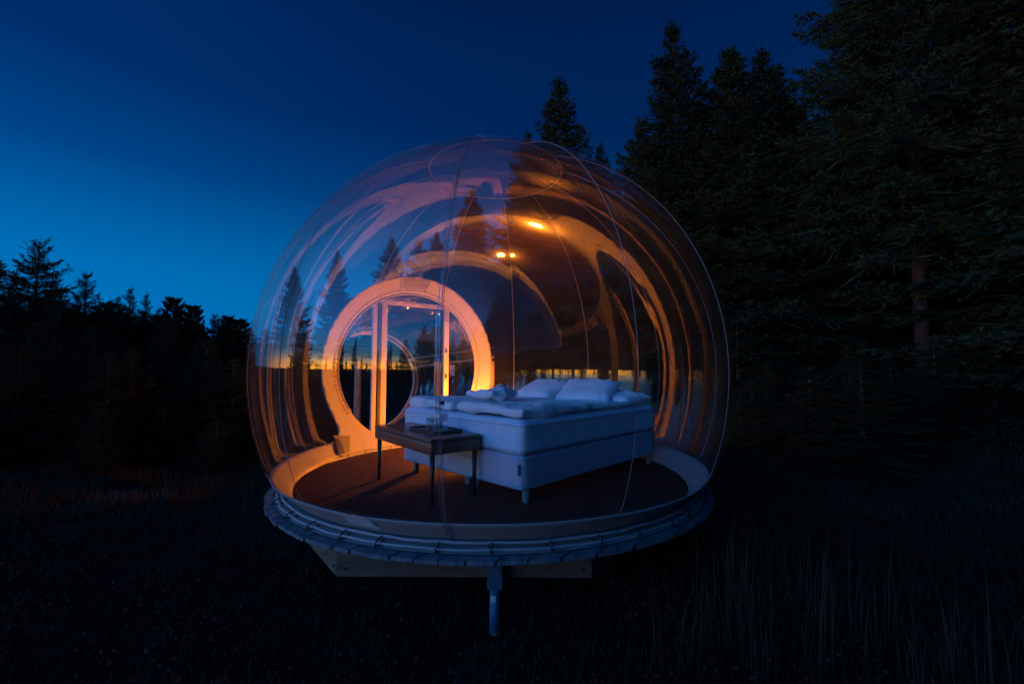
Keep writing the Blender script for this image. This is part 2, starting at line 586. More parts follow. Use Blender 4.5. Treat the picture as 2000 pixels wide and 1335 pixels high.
# top cap
mb = MB()
mb.tube([T(spt(PHI0 + 2*PI*i/96, ELC, 0.002)) for i in range(96)], 0.003, 5, closed=True)
mb.build('cap_ring', M['seam'], tent)

# rolled foot of the bubble: two cords tied down round the base
random.seed(5)
zr = DECK_Z + 0.03
for q, (rr, rt, dz) in enumerate(((1.770, 0.0080, 0.008), (1.744, 0.009, 0.034))):
    mb = MB()
    P = []
    for i in range(360):
        a = 2 * PI * i / 360
        w = 0.008 * noise.noise(Vector((math.cos(a) * 9, math.sin(a) * 9, q * 5)))
        P.append(T((C.x + (rr + w) * math.sin(a), C.y - (rr + w) * math.cos(a), DECK_Z + dz + rt + 0.006 * noise.noise(Vector((math.cos(a) * 14, math.sin(a) * 14, 7 + q * 5))))))
    mb.tube(P, rt, 7, closed=True)
    mb.build('base_cord', M['rope'], tent)
for i in range(38):
    a = 2 * PI * (i + 0.3 * random.random()) / 38
    mb = MB()
    cx, cy_ = C.x + 1.758 * math.sin(a), C.y - 1.758 * math.cos(a)
    rd = Vector((math.sin(a), -math.cos(a), 0)); tg = Vector((math.cos(a), math.sin(a), 0))
    P = [T(Vector((cx, cy_, DECK_Z + 0.024)) + rd * 0.042 * math.cos(t) + Vector((0, 0, 0.021 * math.sin(t))) + tg * 0.010 * math.sin(t * 1.5)) for t in [2 * PI * j / 14 for j in range(14)]]
    mb.tube(P, 0.0045, 5, closed=True)
    mb.tube([T(Vector((cx, cy_, DECK_Z + 0.012)) + rd * (0.03 + 0.03 * j / 3) + tg * (0.02 * j / 3 * random.uniform(-1, 1))) for j in range(4)], 0.004, 5)
    mb.build('tie', M['tie'], tent)

# skirt flange where the shell meets the carpet and the cords
mb = MB()
rs_ = math.sqrt(1 - Z_CUT ** 2)
ring_a, ring_b, ring_c = [], [], []
for i in range(144):
    az = PHI0 + 2 * PI * i / 144
    p = spt(az, EL0)
    ring_a.append(T(p))
    d = Vector((math.sin(az), -math.cos(az), 0))
    ring_b.append(T((C.x + d.x * 1.715, C.y + d.y * 1.715, DECK_Z + 0.008)))
    ring_c.append(T((C.x + d.x * 1.79, C.y + d.y * 1.79, DECK_Z + 0.003)))
fs = []
for i in range(144):
    i2 = (i + 1) % 144
    fs += [(i, i2, 144 + i2, 144 + i), (144 + i, 144 + i2, 288 + i2, 288 + i)]
mb.add(ring_a + ring_b + ring_c, fs, True)
mb.build('base_flange', M['pvc'], tent)
# piping along the upper edge of the white band
mb = MB()
elb = math.asin(Z_BAND)
P = []
for i in range(220):
    az = PHI0 + 2 * PI * i / 220
    if sdir(az, elb).dot(RING_D) < math.cos(A_OUT + rad(6)):
        P.append((az, T(spt(az, elb, 0.003))))
P.sort(key=lambda q: (q[0] - RING_AZ) % (2 * PI))
mb.tube([q[1] for q in P], 0.004, 5)
mb.build('band_piping', M['rope'], tent)

# clear window patch low on the band, front left, and the small vent by the door
def patch(az0, az1, z0, z1, name, m, off=0.004, cut=0.0, n=8):
    mb = MB(); vs_ = []
    for j in range(n + 1):
        for i in range(n + 1):
            az = az0 + (az1 - az0) * i / n
            z = z0 + (z1 - z0) * j / n
            if cut and i == n and j > n * 0.6: az -= (az1 - az0) * cut * (j / n - 0.6) / 0.4
            if cut and i == 0 and j > n * 0.6: az += (az1 - az0) * cut * (j / n - 0.6) / 0.4
            el = math.asin(z)
            vs_.append(T(spt(az, el, off + 0.003 * math.sin(i * 2.1 + j))))
    fs = [(j*(n+1)+i, j*(n+1)+i+1, (j+1)*(n+1)+i+1, (j+1)*(n+1)+i) for i in range(n) for j in range(n)]
    mb.add(vs_, fs, True)
    return mb.build(name, m, tent)
patch(rad(-25.5), rad(-19), -0.425, -0.375, 'clear_patch', M['patchfilm'], 0.008, 0.2)

# a frame on the door ring: point at angle t round the ring, angular radius a
RU = Vector((0, 0, 1)); RU = (RU - RING_D * RU.dot(RING_D)).normalized()
RS = RING_D.cross(RU) * -1              # to the right seen from inside
if RS.x < 0: RS = -RS
def ringpt(t, a, off=0.0):
    d = RING_D * math.cos(a) + (RU * math.cos(t) + RS * math.sin(t)) * math.sin(a)
    az = math.atan2(d.x, -d.y); el = math.asin(max(-1, min(1, d.z)))
    return C + d * (srad(az, el) + off)
TB = rad(124)                           # the ring runs down into the deck beyond this angle
mb = MB()
mb.tube([T(ringpt(-TB + 2 * TB * i / 90, A_IN, -0.004)) for i in range(91)], 0.011, 7)
mb.build('opening_lip', M['pvc'], tent)
mb = MB()
for i in range(84):
    t = -TB + 2 * TB * (i + 0.2) / 84
    mb.tube([T(ringpt(t, A_IN + rad(1.55), -0.010)), T(ringpt(t + rad(1.4), A_IN + rad(1.55), -0.010))], 0.0035, 4)
o = mb.build('stitching', M['stitch'], tent); o['kind'] = 'stuff'
def ringpatch(t0, t1, a0, a1, name, m, off=-0.009):
    mb = MB(); n = 6
    vs_ = [T(ringpt(t0 + (t1 - t0) * i / n, a0 + (a1 - a0) * j / 3, off)) for j in range(4) for i in range(n + 1)]
    fs = [(j*(n+1)+i, j*(n+1)+i+1, (j+1)*(n+1)+i+1, (j+1)*(n+1)+i) for i in range(n) for j in range(3)]
    mb.add(vs_, fs, True)
    return mb.build(name, m, tent)
ringpatch(rad(-11), rad(8), A_IN + rad(2.2), A_OUT - rad(1.0), 'top_patch', M['pvc2'])
ringpatch(rad(-12), rad(-11), A_IN + rad(1.2), A_OUT, 'patch_edge', M['pvc'], -0.013)
ringpatch(rad(8), rad(9), A_IN + rad(1.2), A_OUT, 'patch_edge', M['pvc'], -0.013)
# vent flap at the lower left of the ring
def ring_local(px, py, off=-0.012):
    """point of the far inner wall seen at this photo pixel"""
    dx, dz = ray(px, py)
    o_ = Vector((0, 0, CAM_Z)); d = Vector((dx, 1, dz)).normalized()
    oc = o_ - C; b = oc.dot(d); c = oc.dot(oc) - (R + off) ** 2
    h = (o_ + d * (-b + math.sqrt(b * b - c)) - C).normalized()
    return spt(math.atan2(h.x, -h.y), math.asin(h.z), off)
def wallpatch(pix, name, m, off):
    mb = MB(); P = [T(ring_local(x, y, off)) for x, y in pix]
    mb.add(P, [tuple(range(len(P)))], False)
    return mb.build(name, m, tent)
wallpatch([(650, 850), (682, 851), (681, 888), (659, 893)], 'vent_flap', M['pvc2'], -0.020)
wallpatch([(653, 854), (661, 858), (668, 870), (671, 884), (665, 892), (658, 890), (655, 874)], 'vent_window', M['darkwin'], -0.030)

# ------------------------------------------------------------------ vestibule behind the door ring
ax = Vector((RING_D.x, RING_D.y, 0)).normalized()
side = Vector((-ax.y, ax.x, 0));
if side.x < 0: side = -side
O_IN = C + RING_D * (R * math.cos(A_IN))
O_OUT = Vector((C.x, C.y, 0)) + ax * (1.60 * R) + Vector((0, 0, C.z - 0.16))
R_INN, R_OUT = R * math.sin(A_IN), 0.75
def disc_pt(o, r, t):
    return o + (side * math.sin(t) + Vector((0, 0, 1)) * math.cos(t)) * r
mb = MB()
vs_, n1, n2 = [], 60, 14
for j in range(n2 + 1):
    f = j / n2
    o_ = O_IN.lerp(O_OUT, f)
    r_ = R_INN + (R_OUT - R_INN) * f
    for i in range(n1):
        t = 2 * PI * i / n1
        q = disc_pt(o_, r_ + 0.035 * math.sin(PI * f) + 0.02 * noise.noise(Vector((t * 2.2, f * 5, 1))), t)
        q.z = max(q.z, DECK_Z + 0.012)
        vs_.append(T(q))
fs = [(j*n1+i, j*n1+(i+1) % n1, (j+1)*n1+(i+1) % n1, (j+1)*n1+i) for j in range(n2) for i in range(n1)]
mb.add(vs_, fs, True)
mb.build('entrance_tunnel', M['tunnel'], tent)
# hem of the outer door flap at the far end of the tunnel
for name_, w0, w1, off_, mk in (('outer_door_hem', 0.0, 0.085, 0.0, 'frame'), ('door_hem_zip', 0.035, 0.055, -0.006, 'zip')):
    mb = MB(); vs_, fs = [], []
    nn = 64
    for i in range(nn + 1):
        t = rad(-28) + rad(205) * i / nn
        tp = min(1.0, 0.25 + 3.0 * min(i / nn, 1 - i / nn))
        for r_, d_ in ((R_OUT - w0 * tp, off_), (R_OUT - w1 * tp, off_), (R_OUT - w1 * tp, 0.03 + off_), (R_OUT - w0 * tp, 0.03 + off_)):
            q = disc_pt(O_OUT + ax * d_, r_, t); q.z = max(q.z, DECK_Z + 0.012 + (0.001 if d_ > 0.01 else 0))
            vs_.append(T(q))
    for i in range(nn):
        a, b = i * 4, (i + 1) * 4
        for k in range(4):
            k2 = (k + 1) % 4
            fs.append((a + k, a + k2, b + k2, b + k))
    mb.add(vs_, fs, False)
    mb.build(name_, M[mk], tent)
mb = MB(); mb.box(T(disc_pt(O_OUT - ax * 0.01, R_OUT - 0.055, rad(58))), (0.05, 0.02, 0.05)); mb.build('door_latch', M['framedark'], tent)
# rectangular inner door frame
O_D = O_IN + ax * 0.30
def frame_pt(s, z): return O_D + side * s + Vector((0, 0, z - O_D.z))
rotf = Matrix.Rotation(math.atan2(side.y, side.x), 3, 'Z')
ax_px = lambda px: (lambda k: k)(0)
def s_of(px):
    dx, _ = ray(px, 720)
    # intersect the vertical line of the pixel with the frame plane
    # point = O_D + side*s ; x = dx*y
    return (dx * O_D.y - O_D.x) / (side.x - dx * side.y)
s1, s2 = s_of(748), s_of(870)
def z_of(s, py, px):
    p = O_D + side * s
    _, dz = ray(px, py)
    return CAM_Z + dz * p.y
zt1, zt2 = z_of(s1, 592, 748), z_of(s2, 607, 870)
ztop = (zt1 + zt2) / 2
for s_ in (s1, s2):
    mb = MB(); hgt = ztop - DECK_Z
    mb.box(T(frame_pt(s_, DECK_Z + hgt / 2)), (0.075, 0.05, hgt), rotf, 0.006)
    mb.build('door_post', M['frame'], tent)
mb = MB(); mb.box(T(frame_pt((s1 + s2) / 2, ztop + 0.03)), (s2 - s1 + 0.085, 0.05, 0.055), rotf, 0.006)
mb.build('door_header', M['frame'], tent)
mb = MB(); mb.box(T(frame_pt(s1 - 0.062, DECK_Z + ztop / 2 - DECK_Z / 2) - ax * 0.01), (0.045, 0.06, ztop - DECK_Z), rotf, 0.004)
mb.build('door_edge', M['framedark'], tent)
mb = MB(); mb.box(T(frame_pt(s1 - 0.125, DECK_Z + ztop / 2 - DECK_Z / 2) - ax * 0.01), (0.055, 0.05, ztop - DECK_Z), rotf, 0.004)
mb.build('door_leaf_edge', M['frame'], tent)
for k in range(3):
    mb = MB(); mb.box(T(frame_pt(s2 - 0.01, DECK_Z + 0.5 + 0.35 * k) - ax * 0.03), (0.02, 0.02, 0.06), rotf)
    mb.build('hinge', M['framedark'], tent)
# gathered clear vinyl above the door: crumpled swag
mb = MB(); vs_ = []
n1, n2 = 40, 6
for j in range(n2 + 1):
    for i in range(n1 + 1):
        t = rad(-62) + rad(124) * i / n1
        r_ = R_INN - 0.01 - 0.16 * (j / n2) * (0.75 + 0.25 * math.cos(t))
        q = disc_pt(O_IN + ax * (0.04 + 0.05 * math.sin(j * 2.0 + i * 0.8) + 0.04 * noise.noise(Vector((i * 0.5, j * 0.9, 2)))), r_, t)
        vs_.append(T(q))
fs = [(j*(n1+1)+i, j*(n1+1)+i+1, (j+1)*(n1+1)+i+1, (j+1)*(n1+1)+i) for i in range(n1) for j in range(n2)]
mb.add(vs_, fs, True)
mb.build('rolled_door_film', M['tunnel'], tent)

# ------------------------------------------------------------------ deck
deck = empty('round_deck', (C.x, C.y, 0), 0, 'round raised deck of weathered planks on timber beams and blue steel posts', 'deck')
DL = deck.location.copy()
PA = rad(38)                            # planks run this far right of the view direction
pu = Vector((math.sin(PA), math.cos(PA), 0)); pv = Vector((math.cos(PA), -math.sin(PA), 0))
PW = 0.118
nplank = int(2 * RP / PW) + 1
random.seed(11)
for i in range(nplank):
    v0 = -RP + i * PW
    v1 = min(v0 + PW - 0.011, RP)
    if v1 - v0 < 0.02: continue
    dz = random.uniform(-0.0015, 0.0015)
    th = 0.028
    n = 4
    top, bot = [], []
    vv = [v0 + (v1 - v0) * k / n for k in range(n + 1)]
    def half(v): return math.sqrt(max(RP * RP - v * v, 0.0004))
    j1, j2 = random.uniform(-0.006, 0.006), random.uniform(-0.006, 0.006)
    outline = [(v, half(v) + j1) for v in vv] + [(v, -half(v) + j2) for v in reversed(vv)]
    vs_ = []
    for z in (DECK_Z - 0.006 + dz, DECK_Z - th):
        for v, u in outline:
            p = pu * u + pv * v
            vs_.append((p.x, p.y, z))
    m_ = len(outline)
    fs = [tuple(range(m_))[::-1], tuple(range(m_, 2 * m_))] + [(k, (k + 1) % m_, m_ + (k + 1) % m_, m_ + k) for k in range(m_)]
    mb = MB(); mb.add(vs_, fs, False)
    p_ = mb.build('plank', M['deck'], deck)
# beams: a seven-sided ring of timber
BC = Vector((-0.27 - C.x, 0, 0)); IR = 1.53
bz0, bz1 = DECK_Z - th - 0.205, DECK_Z - th - 0.002
crn = []
for k in range(7):
    a = -PI / 2 - PI / 7 + 2 * PI * k / 7
    rr = IR / math.cos(PI / 7)
    crn.append(BC + Vector((rr * math.cos(a), rr * math.sin(a), 0)))
for k in range(7):
    a, b = crn[k], crn[(k + 1) % 7]
    d = (b - a); L_ = d.length; d.normalize()
    rot = Matrix.Rotation(math.atan2(d.y, d.x), 3, 'Z')
    mid = (a + b) / 2
    mid = mid - mid.normalized() * 0.024 if mid.length > 0 else mid
    mb = MB(); mb.box((mid.x, mid.y, (bz0 + bz1) / 2), (L_ - 0.004, 0.045, bz1 - bz0), rot, 0.003)
    bo = mb.build('beam', M['beam'], deck)
    outn = Vector((d.y, -d.x, 0))
    for s_ in (-1, 1):
        for zz in (0.045, 0.15):
            mb = MB()
            q = (a + b) / 2 + d * s_ * (L_ / 2 - 0.05) + outn * 0.001
            mb.tube([(q.x, q.y, bz0 + zz), (q.x + outn.x * 0.006, q.y + outn.y * 0.006, bz0 + zz)], 0.008, 8, smooth=False)
            mb.build('bolt', M['tie'], bo)
# cross joists under the planks
for k in range(-3, 4):
    c_ = k * 0.42
    hl = math.sqrt(1.45 ** 2 - c_ ** 2)
    p = pu * c_ + BC
    mb = MB(); mb.box((p.x, p.y, DECK_Z - th - 0.075), (2 * hl, 0.045, 0.14), Matrix.Rotation(math.atan2(pv.y, pv.x), 3, 'Z'))
    mb.build('joist', M['beam'], deck)
# posts
for k in (0, 2, 3, 4, 5):
    a, b = crn[k], crn[(k + 1) % 7]
    outn = Vector(((b - a).y, -(b - a).x, 0)).normalized()
    q = (a + b) / 2 + outn * 0.045 + (b - a).normalized() * 0.18
    gz = ground_z(q.x + C.x, q.y + C.y) - 0.15
    mb = MB()
    mb.tube([(q.x, q.y, gz), (q.x, q.y, bz0 - 0.02)], 0.031, 16)
    po = mb.build('post', M['steel'], deck)
    rot = Matrix.Rotation(math.atan2(outn.y, outn.x), 3, 'Z')
    mb = MB(); mb.box((q.x - outn.x * 0.0, q.y - outn.y * 0.0, bz0 + 0.045), (0.075, 0.085, 0.15), rot, 0.006)
    mb.box((q.x + outn.x * 0.002, q.y + outn.y * 0.002, bz0 + 0.125), (0.06, 0.06, 0.09), rot, 0.003)
    mb.build('bracket', M['steel'], po)
    if k == 0:
        mb = MB()
        n = 8
        vs_ = []
        for j in (0, 1):
            for i in range(n + 1):
                t = math.atan2(outn.y, outn.x) + rad(-45) + rad(60) * i / n
                vs_.append((q.x + 0.0325 * math.cos(t), q.y + 0.0325 * math.sin(t), bz0 - 0.10 + 0.035 * j))
        mb.add(vs_, [(i, i + 1, n + 2 + i, n + 1 + i) for i in range(n)], True)
        mb.build('sticker', M['paper'], po)

# carpet disc
mb = MB()
na = 160
mb.add([(0, 0, 0.010)] + [(1.675 * math.cos(2*PI*i/na), 1.675 * math.sin(2*PI*i/na), 0.010) for i in range(na)] + [(1.68 * math.cos(2*PI*i/na), 1.68 * math.sin(2*PI*i/na), 0.0) for i in range(na)],
       [(0, 1 + i, 1 + (i + 1) % na) for i in range(na)] + [(1 + i, 1 + na + i, 1 + na + (i + 1) % na, 1 + (i + 1) % na) for i in range(na)], False)
tag(mb.build('carpet', M['carpet'], None, (C.x, C.y, DECK_Z - 0.002)), 'round red brown coir carpet covering the floor inside the bubble', 'carpet')
FZ = DECK_Z + 0.009

# ------------------------------------------------------------------ bed
BH = rad(44.2)                           # heading of the bed's long side
bu = Vector((math.sin(BH), math.cos(BH), 0)); bv = Vector((-math.cos(BH), math.sin(BH), 0))
BF = Vector((0.075, 3.145, 0))           # front corner of the bed on the floor
BLN, BWD = 2.0, 1.52
bed = empty('bed', (BF.x, BF.y, FZ), math.atan2(bu.y, bu.x), 'white double bed with box spring and thick mattress inside the bubble', 'bed')
# in the bed's frame x runs along the length to the head, y to the left along the foot

def soft_box(name, m, parent, x0, x1, y0, y1, z0, z1, r=0.05, n=(26, 22, 6), puff=0.0, wr=0.0, seed=0, taper=0.0, loc=None):
    """a rounded box with soft faces"""
    bm = bmesh.new()
    cx, cy_, cz = (x0 + x1) / 2, (y0 + y1) / 2, (z0 + z1) / 2
    hx, hy, hz = (x1 - x0) / 2, (y1 - y0) / 2, (z1 - z0) / 2
    vs_, idx, fs = [], {}, []
    def vid(p):
        k = tuple(round(c, 5) for c in p)
        if k not in idx:
            idx[k] = len(vs_)
            # round the corners
            q = Vector((p[0] * hx, p[1] * hy, p[2] * hz))
            inner = Vector((max(-hx + r, min(hx - r, q.x)), max(-hy + r, min(hy - r, q.y)), max(-hz + min(r, hz * .98), min(hz - min(r, hz * .98), q.z))))
            d = q - inner
            if d.length > 1e-6:
                q = inner + d.normalized() * r if max(abs(d.x), abs(d.y), abs(d.z)) >= r * 0.999 or d.length > r else q
            nrm_ = d.normalized() if d.length > 1e-6 else Vector((0, 0, 1))
            if puff:
                q.z += puff * (1 - p[0] ** 2) * (1 - p[1] ** 2) * (1 if p[2] > 0 else 0)
            if wr:
                s = Vector((q.x + cx, q.y + cy_, q.z + seed))
                q += nrm_ * (noise.noise(s * 2.6) * 0.9 + noise.noise(s * 6.0) * 0.6 + noise.noise(s * 13.0) * 0.25 + abs(noise.noise(Vector((s.x * 3, s.y * 14, s.z * 3)))) * 0.7 - 0.2) * wr
            if taper and q.z > -hz * 0.5:
                q.z -= taper * (q.x + hx) / (2 * hx) * (q.z + hz) / (2 * hz)
            vs_.append((q.x + cx, q.y + cy_, q.z + cz))
        return idx[k]
    def lin(k, nn):
        return -1 + 2 * k / nn
    def grid(a, b, c, sgn):
        na_, nb_ = n[a], n[b]
        for i in range(na_):
            for j in range(nb_):
                quad = []
                for di, dj in ((0, 0), (1, 0), (1, 1), (0, 1)):
                    p = [0, 0, 0]
                    p[a] = lin(i + di, na_); p[b] = lin(j + dj, nb_); p[c] = sgn
                    quad.append(vid(p))
                if sgn < 0: quad.reverse()
                fs.append(tuple(quad))
    grid(0, 1, 2, 1); grid(0, 1, 2, -1); grid(1, 2, 0, 1); grid(1, 2, 0, -1); grid(2, 0, 1, 1); grid(2, 0, 1, -1)
    bm.free()
    mb = MB(); mb.add(vs_, fs, True)
    return mb.build(name, m, parent, loc)

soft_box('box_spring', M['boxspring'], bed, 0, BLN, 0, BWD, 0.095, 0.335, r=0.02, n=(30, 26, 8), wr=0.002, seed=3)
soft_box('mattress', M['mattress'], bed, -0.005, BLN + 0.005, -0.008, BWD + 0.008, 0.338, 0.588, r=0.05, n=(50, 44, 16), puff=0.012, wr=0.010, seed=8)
for x in (0.08, 1.0, BLN - 0.08):
    for y in (0.035, BWD - 0.10):
        if x == 1.0 and y < 0.1: continue
        mb = MB()
        mb.lathe((x, y, 0), [(0.0, 0.0), (0.022, 0.0), (0.027, 0.02), (0.031, 0.098)], 16)
        mb.build('leg', M['legwood'], bed)
for y in (0.62, 0.72):
    mb = MB(); mb.lathe((0.12, y, 0), [(0.0, 0.0), (0.022, 0.0), (0.027, 0.02), (0.031, 0.098)], 16)
    mb.build('leg', M['legwood'], bed)
mb = MB(); mb.box((-0.0015, 0.028, 0.245), (0.004, 0.026, 0.075)); mb.build('care_label', M['label'], bed)
for nm, x0, x1, y0, y1, zz, r_ in (('mattress_piping', -0.008, BLN + 0.008, -0.011, BWD + 0.011, 0.548, 0.0035), ('mattress_piping', -0.008, BLN + 0.008, -0.011, BWD + 0.011, 0.372, 0.0035), ('base_piping', -0.003, BLN + 0.003, -0.003, BWD + 0.003, 0.318, 0.003), ('base_piping', -0.003, BLN + 0.003, -0.003, BWD + 0.003, 0.112, 0.003)):
    P = []
    rc = 0.045 if nm[0] == 'm' else 0.018
    for cx_, cy2_, a0_ in ((x1 - rc, y1 - rc, 0), (x0 + rc, y1 - rc, 90), (x0 + rc, y0 + rc, 180), (x1 - rc, y0 + rc, 270)):
        for q in range(6):
            a_ = rad(a0_ + 18 * q)
            P.append((cx_ + rc * math.cos(a_), cy2_ + rc * math.sin(a_), zz))
    mb = MB(); mb.tube(P, r_, 6, closed=True); mb.build(nm, M['boxspring'], bed)
BZ = FZ + 0.60
def bedpt(x, y, z=0): 
    p = bu * x + bv * y
    return Vector((BF.x + p.x, BF.y + p.y, FZ + z))

def soft_thing(name, label, cat, group, **kw):
    o = soft_box(name, M['linen'], None, **kw)
    o.location = (BF.x, BF.y, FZ); o.rotation_euler = (0, 0, bed.rotation_euler[2])
    return tag(o, label, cat, group)
soft_thing('duvet', 'white duvet folded on the half of the bed nearest the camera', 'duvet', 'duvets folded on the bed',
           x0=0.015, x1=1.50, y0=0.01, y1=0.80, z0=0.591, z1=0.690, r=0.048, n=(90, 54, 12), puff=0.010, wr=0.034, seed=21, taper=0.050)
soft_thing('duvet', 'white duvet folded on the far half of the bed beside the table', 'duvet', 'duvets folded on the bed',
           x0=0.04, x1=1.45, y0=0.86, y1=1.54, z0=0.591, z1=0.680, r=0.042, n=(84, 48, 12), puff=0.012, wr=0.040, seed=33, taper=0.045)
# second fold lying along the near edge and a crumpled corner
soft_thing('blanket', 'small crumpled white cloth lying between the two duvets', 'blanket', None,
           x0=0.28, x1=0.62, y0=0.62, y1=0.98, z0=0.700, z1=0.765, r=0.03, n=(30, 24, 6), puff=0.0, wr=0.055, seed=47)

def pillow(label, x, y, z, tilt, yaw, w=0.62, h=0.48, t=0.17, seed=0):
    mb = MB(); nu, nv = 30, 24
    vs_ = []
    def pos(u, v, s):
        # corners reach out, sides pull in
        px = u * w / 2 * (1 - 0.07 * (1 - v * v) * abs(u) ** 3)
        py = v * h / 2 * (1 - 0.09 * (1 - u * u) * abs(v) ** 3)
        th_ = t / 2 * (max(0, (1 - abs(u) ** 3.2)) ** 0.55) * (max(0, (1 - abs(v) ** 3.2)) ** 0.55)
        k = Vector((px * 9, py * 9, seed + s))
        wrn = 0.012 * noise.noise(k) + 0.006 * noise.noise(k * 2.3)
        edge = min(1, (1 - max(abs(u), abs(v))) * 6)
        crease = 0.010 * math.sin(14 * (abs(u) + abs(v)) + 5 * noise.noise(k * 0.6)) * max(0, abs(u) + abs(v) - 0.9)
        return Vector((px, py, s * (th_ + (wrn + crease) * edge)))
    for s in (1, -1):
        for j in range(nv + 1):
            for i in range(nu + 1):
                vs_.append(pos(-1 + 2 * i / nu, -1 + 2 * j / nv, s))
    o_ = (nu + 1) * (nv + 1); fs = []
    for j in range(nv):
        for i in range(nu):
            a = j * (nu + 1) + i
            fs.append((a, a + 1, a + nu + 2, a + nu + 1))
            fs.append((o_ + a, o_ + a + nu + 1, o_ + a + nu + 2, o_ + a + 1))
    # local x = across the bed, local y = up the pillow
    rot = Matrix.Rotation(bed.rotation_euler[2] - PI / 2 + yaw, 3, 'Z') @ Matrix.Rotation(tilt, 3, 'X')
    mb.add([rot @ v for v in vs_], fs, True)
    o = mb.build('pillow', M['linen'], None, bedpt(x, y, z))
    bm = bmesh.new(); bm.from_mesh(o.data); bmesh.ops.remove_doubles(bm, verts=bm.verts, dist=0.0005); bm.to_mesh(o.data); bm.free()
    for p in o.data.polygons: p.use_smooth = True
    return tag(o, label, 'pillow', 'pillows at the head of the bed')
pillow('white pillow lying flat at the right head corner of the bed', 1.74, 0.32, 0.648, rad(7), rad(-6), t=0.15, w=0.64, h=0.44, seed=1)
pillow('white pillow leaning up on the right side of the bed head', 1.55, 0.52, 0.710, rad(25), rad(14), w=0.62, h=0.48, t=0.19, seed=2)
pillow('white pillow lying under the left leaning one at the bed head', 1.74, 1.14, 0.645, rad(6), rad(4), t=0.13, h=0.44, seed=3)
pillow('white pillow leaning up on the left side of the bed head by the door', 1.60, 1.18, 0.700, rad(22), rad(-4), w=0.60, h=0.46, t=0.18, seed=4)

# ------------------------------------------------------------------ table
def floor_pt(px, py):
    dx, dz = ray(px, py); Y = (FZ - CAM_Z) / dz
    return Vector((dx * Y, Y, 0))
tf, tl, tr_ = floor_pt(843, 985), floor_pt(740, 935), floor_pt(926, 967)
tu = (tl - tf); TLn = tu.length; tu.normalize()
tv = Vector((tu.y, -tu.x, 0)); TWd = abs((tr_ - tf).dot(tv))
print('table', TLn, TWd, tf, tl)
table = empty('side_table', (tf.x, tf.y, FZ), math.atan2(tu.y, tu.x), 'low dark brown wooden table standing at the foot of the bed', 'table')
# in the table's frame: x along the length from the front leg, y = -TWd.. 0 (towards the right)
mb = MB(); mb.box((TLn / 2, -TWd / 2, 0.447), (TLn + 0.085, TWd + 0.075, 0.026), None, 0.012); mb.build('tabletop', M['tablewood'], table)
mb = MB(); mb.box((TLn / 2, -TWd / 2, 0.388), (TLn + 0.078, TWd + 0.068, 0.090), None, 0.022); mb.build('apron', M['tablewood'], table)
for x in (0, TLn):
    for y in (0, -TWd):
        mb = MB(); mb.tube([(x, y, 0), (x, y, 0.343)], [0.014, 0.019], 12); mb.build('leg', M['tableleg'], table)
TZ = FZ + 0.459
def tabpt(x, y, z=0):
    p = tu * x - Vector((-tu.y, tu.x, 0)) * y
    return Vector((tf.x + p.x, tf.y + p.y, TZ + z))
tc_ = tabpt(0.33, 0.21)
mb = MB(); rz = Matrix.Rotation(math.atan2(tu.y, tu.x), 3, 'Z')
mb.box((0, 0, 0.006), (0.40, 0.25, 0.010), None, 0.003)
for s_ in (-1, 1):
    mb.box((0, s_ * 0.122, 0.017), (0.40, 0.010, 0.013), None, 0.003)
    mb.box((s_ * 0.195, 0, 0.017), (0.010, 0.233, 0.013), None, 0.003)
tray = mb.build('tray', M['tray'], None, tc_); tray.rotation_euler = (0, 0, math.atan2(tu.y, tu.x)); tag(tray, 'dark rectangular serving tray on the wooden table', 'tray')
def glass(px_x, px_y, h, r, label):
    o = empty('drinking_glass', tabpt(px_x, px_y, 0.0125), 0, label, 'glass', 'glasses on the tray')
    mb = MB(); mb.lathe((0, 0, 0), [(0.0, 0.0), (r * .86, 0.0), (r, h), (r - .003, h), (r * .84 - .002, 0.008), (0.0, 0.008)], 24); mb.build('cup', M['glass'], o)
    return o
glass(0.40, 0.20, 0.088, 0.034, 'clear straight glass tumbler at the left end of the tray')
glass(0.315, 0.165, 0.088, 0.034, 'clear glass tumbler between the other glass and the water bottle')
bt = empty('water_bottle', tabpt(0.215, 0.20, 0.0125), 0, 'clear square shouldered glass water bottle on the tray', 'bottle')
mb = MB(); mb.lathe((0, 0, 0), [(0.0, 0.0), (0.046, 0.0), (0.050, 0.008), (0.050, 0.135), (0.046, 0.148), (0.022, 0.165), (0.017, 0.175), (0.017, 0.215)], 28); mb.build('bottle_body', M['glass'], bt)
mb = MB(); mb.lathe((0, 0, 0), [(0.0, 0.006), (0.045, 0.006), (0.046, 0.130), (0.0, 0.130)], 28); mb.build('water', M['water'], bt)
mb = MB(); mb.lathe((0, 0, 0), [(0.0, 0.202), (0.019, 0.202), (0.020, 0.232), (0.0, 0.234)], 20); mb.build('stopper', M['tray'], bt)

# ------------------------------------------------------------------ lamps
LAMP_COL = (1.0, 0.235, 0.014)
def lamp(name, x, y, z, r, strength, label, h=0.20):
    o = empty(name, (x, y, z), 0, label, 'lamp', 'small lamps on the bubble floor')
    mb = MB(); mb.lathe((0, 0, 0), [(0.0, 0.0), (0.050, 0.0), (0.052, 0.012), (0.022, 0.022), (0.010, 0.03), (0.010, h - 0.02), (0.022, h), (0.0, h)], 24); mb.build('lamp_base', M['lampbody'], o)
    mb = MB()
    mb.lathe((0, 0, h + r), [(r * math.sin(PI * i / 10) + (0.0), -r * math.cos(PI * i / 10)) for i in range(11)], 20)
    mb.build('bulb', emit_mat('bulb_glow', LAMP_COL, strength), o)
    return o
LAMP_XY = (-0.40, 5.83)
lamp('floor_lamp', LAMP_XY[0], LAMP_XY[1], FZ, 0.035, 5400, 'warm lamp on the floor behind the bed at the right foot of the door ring')
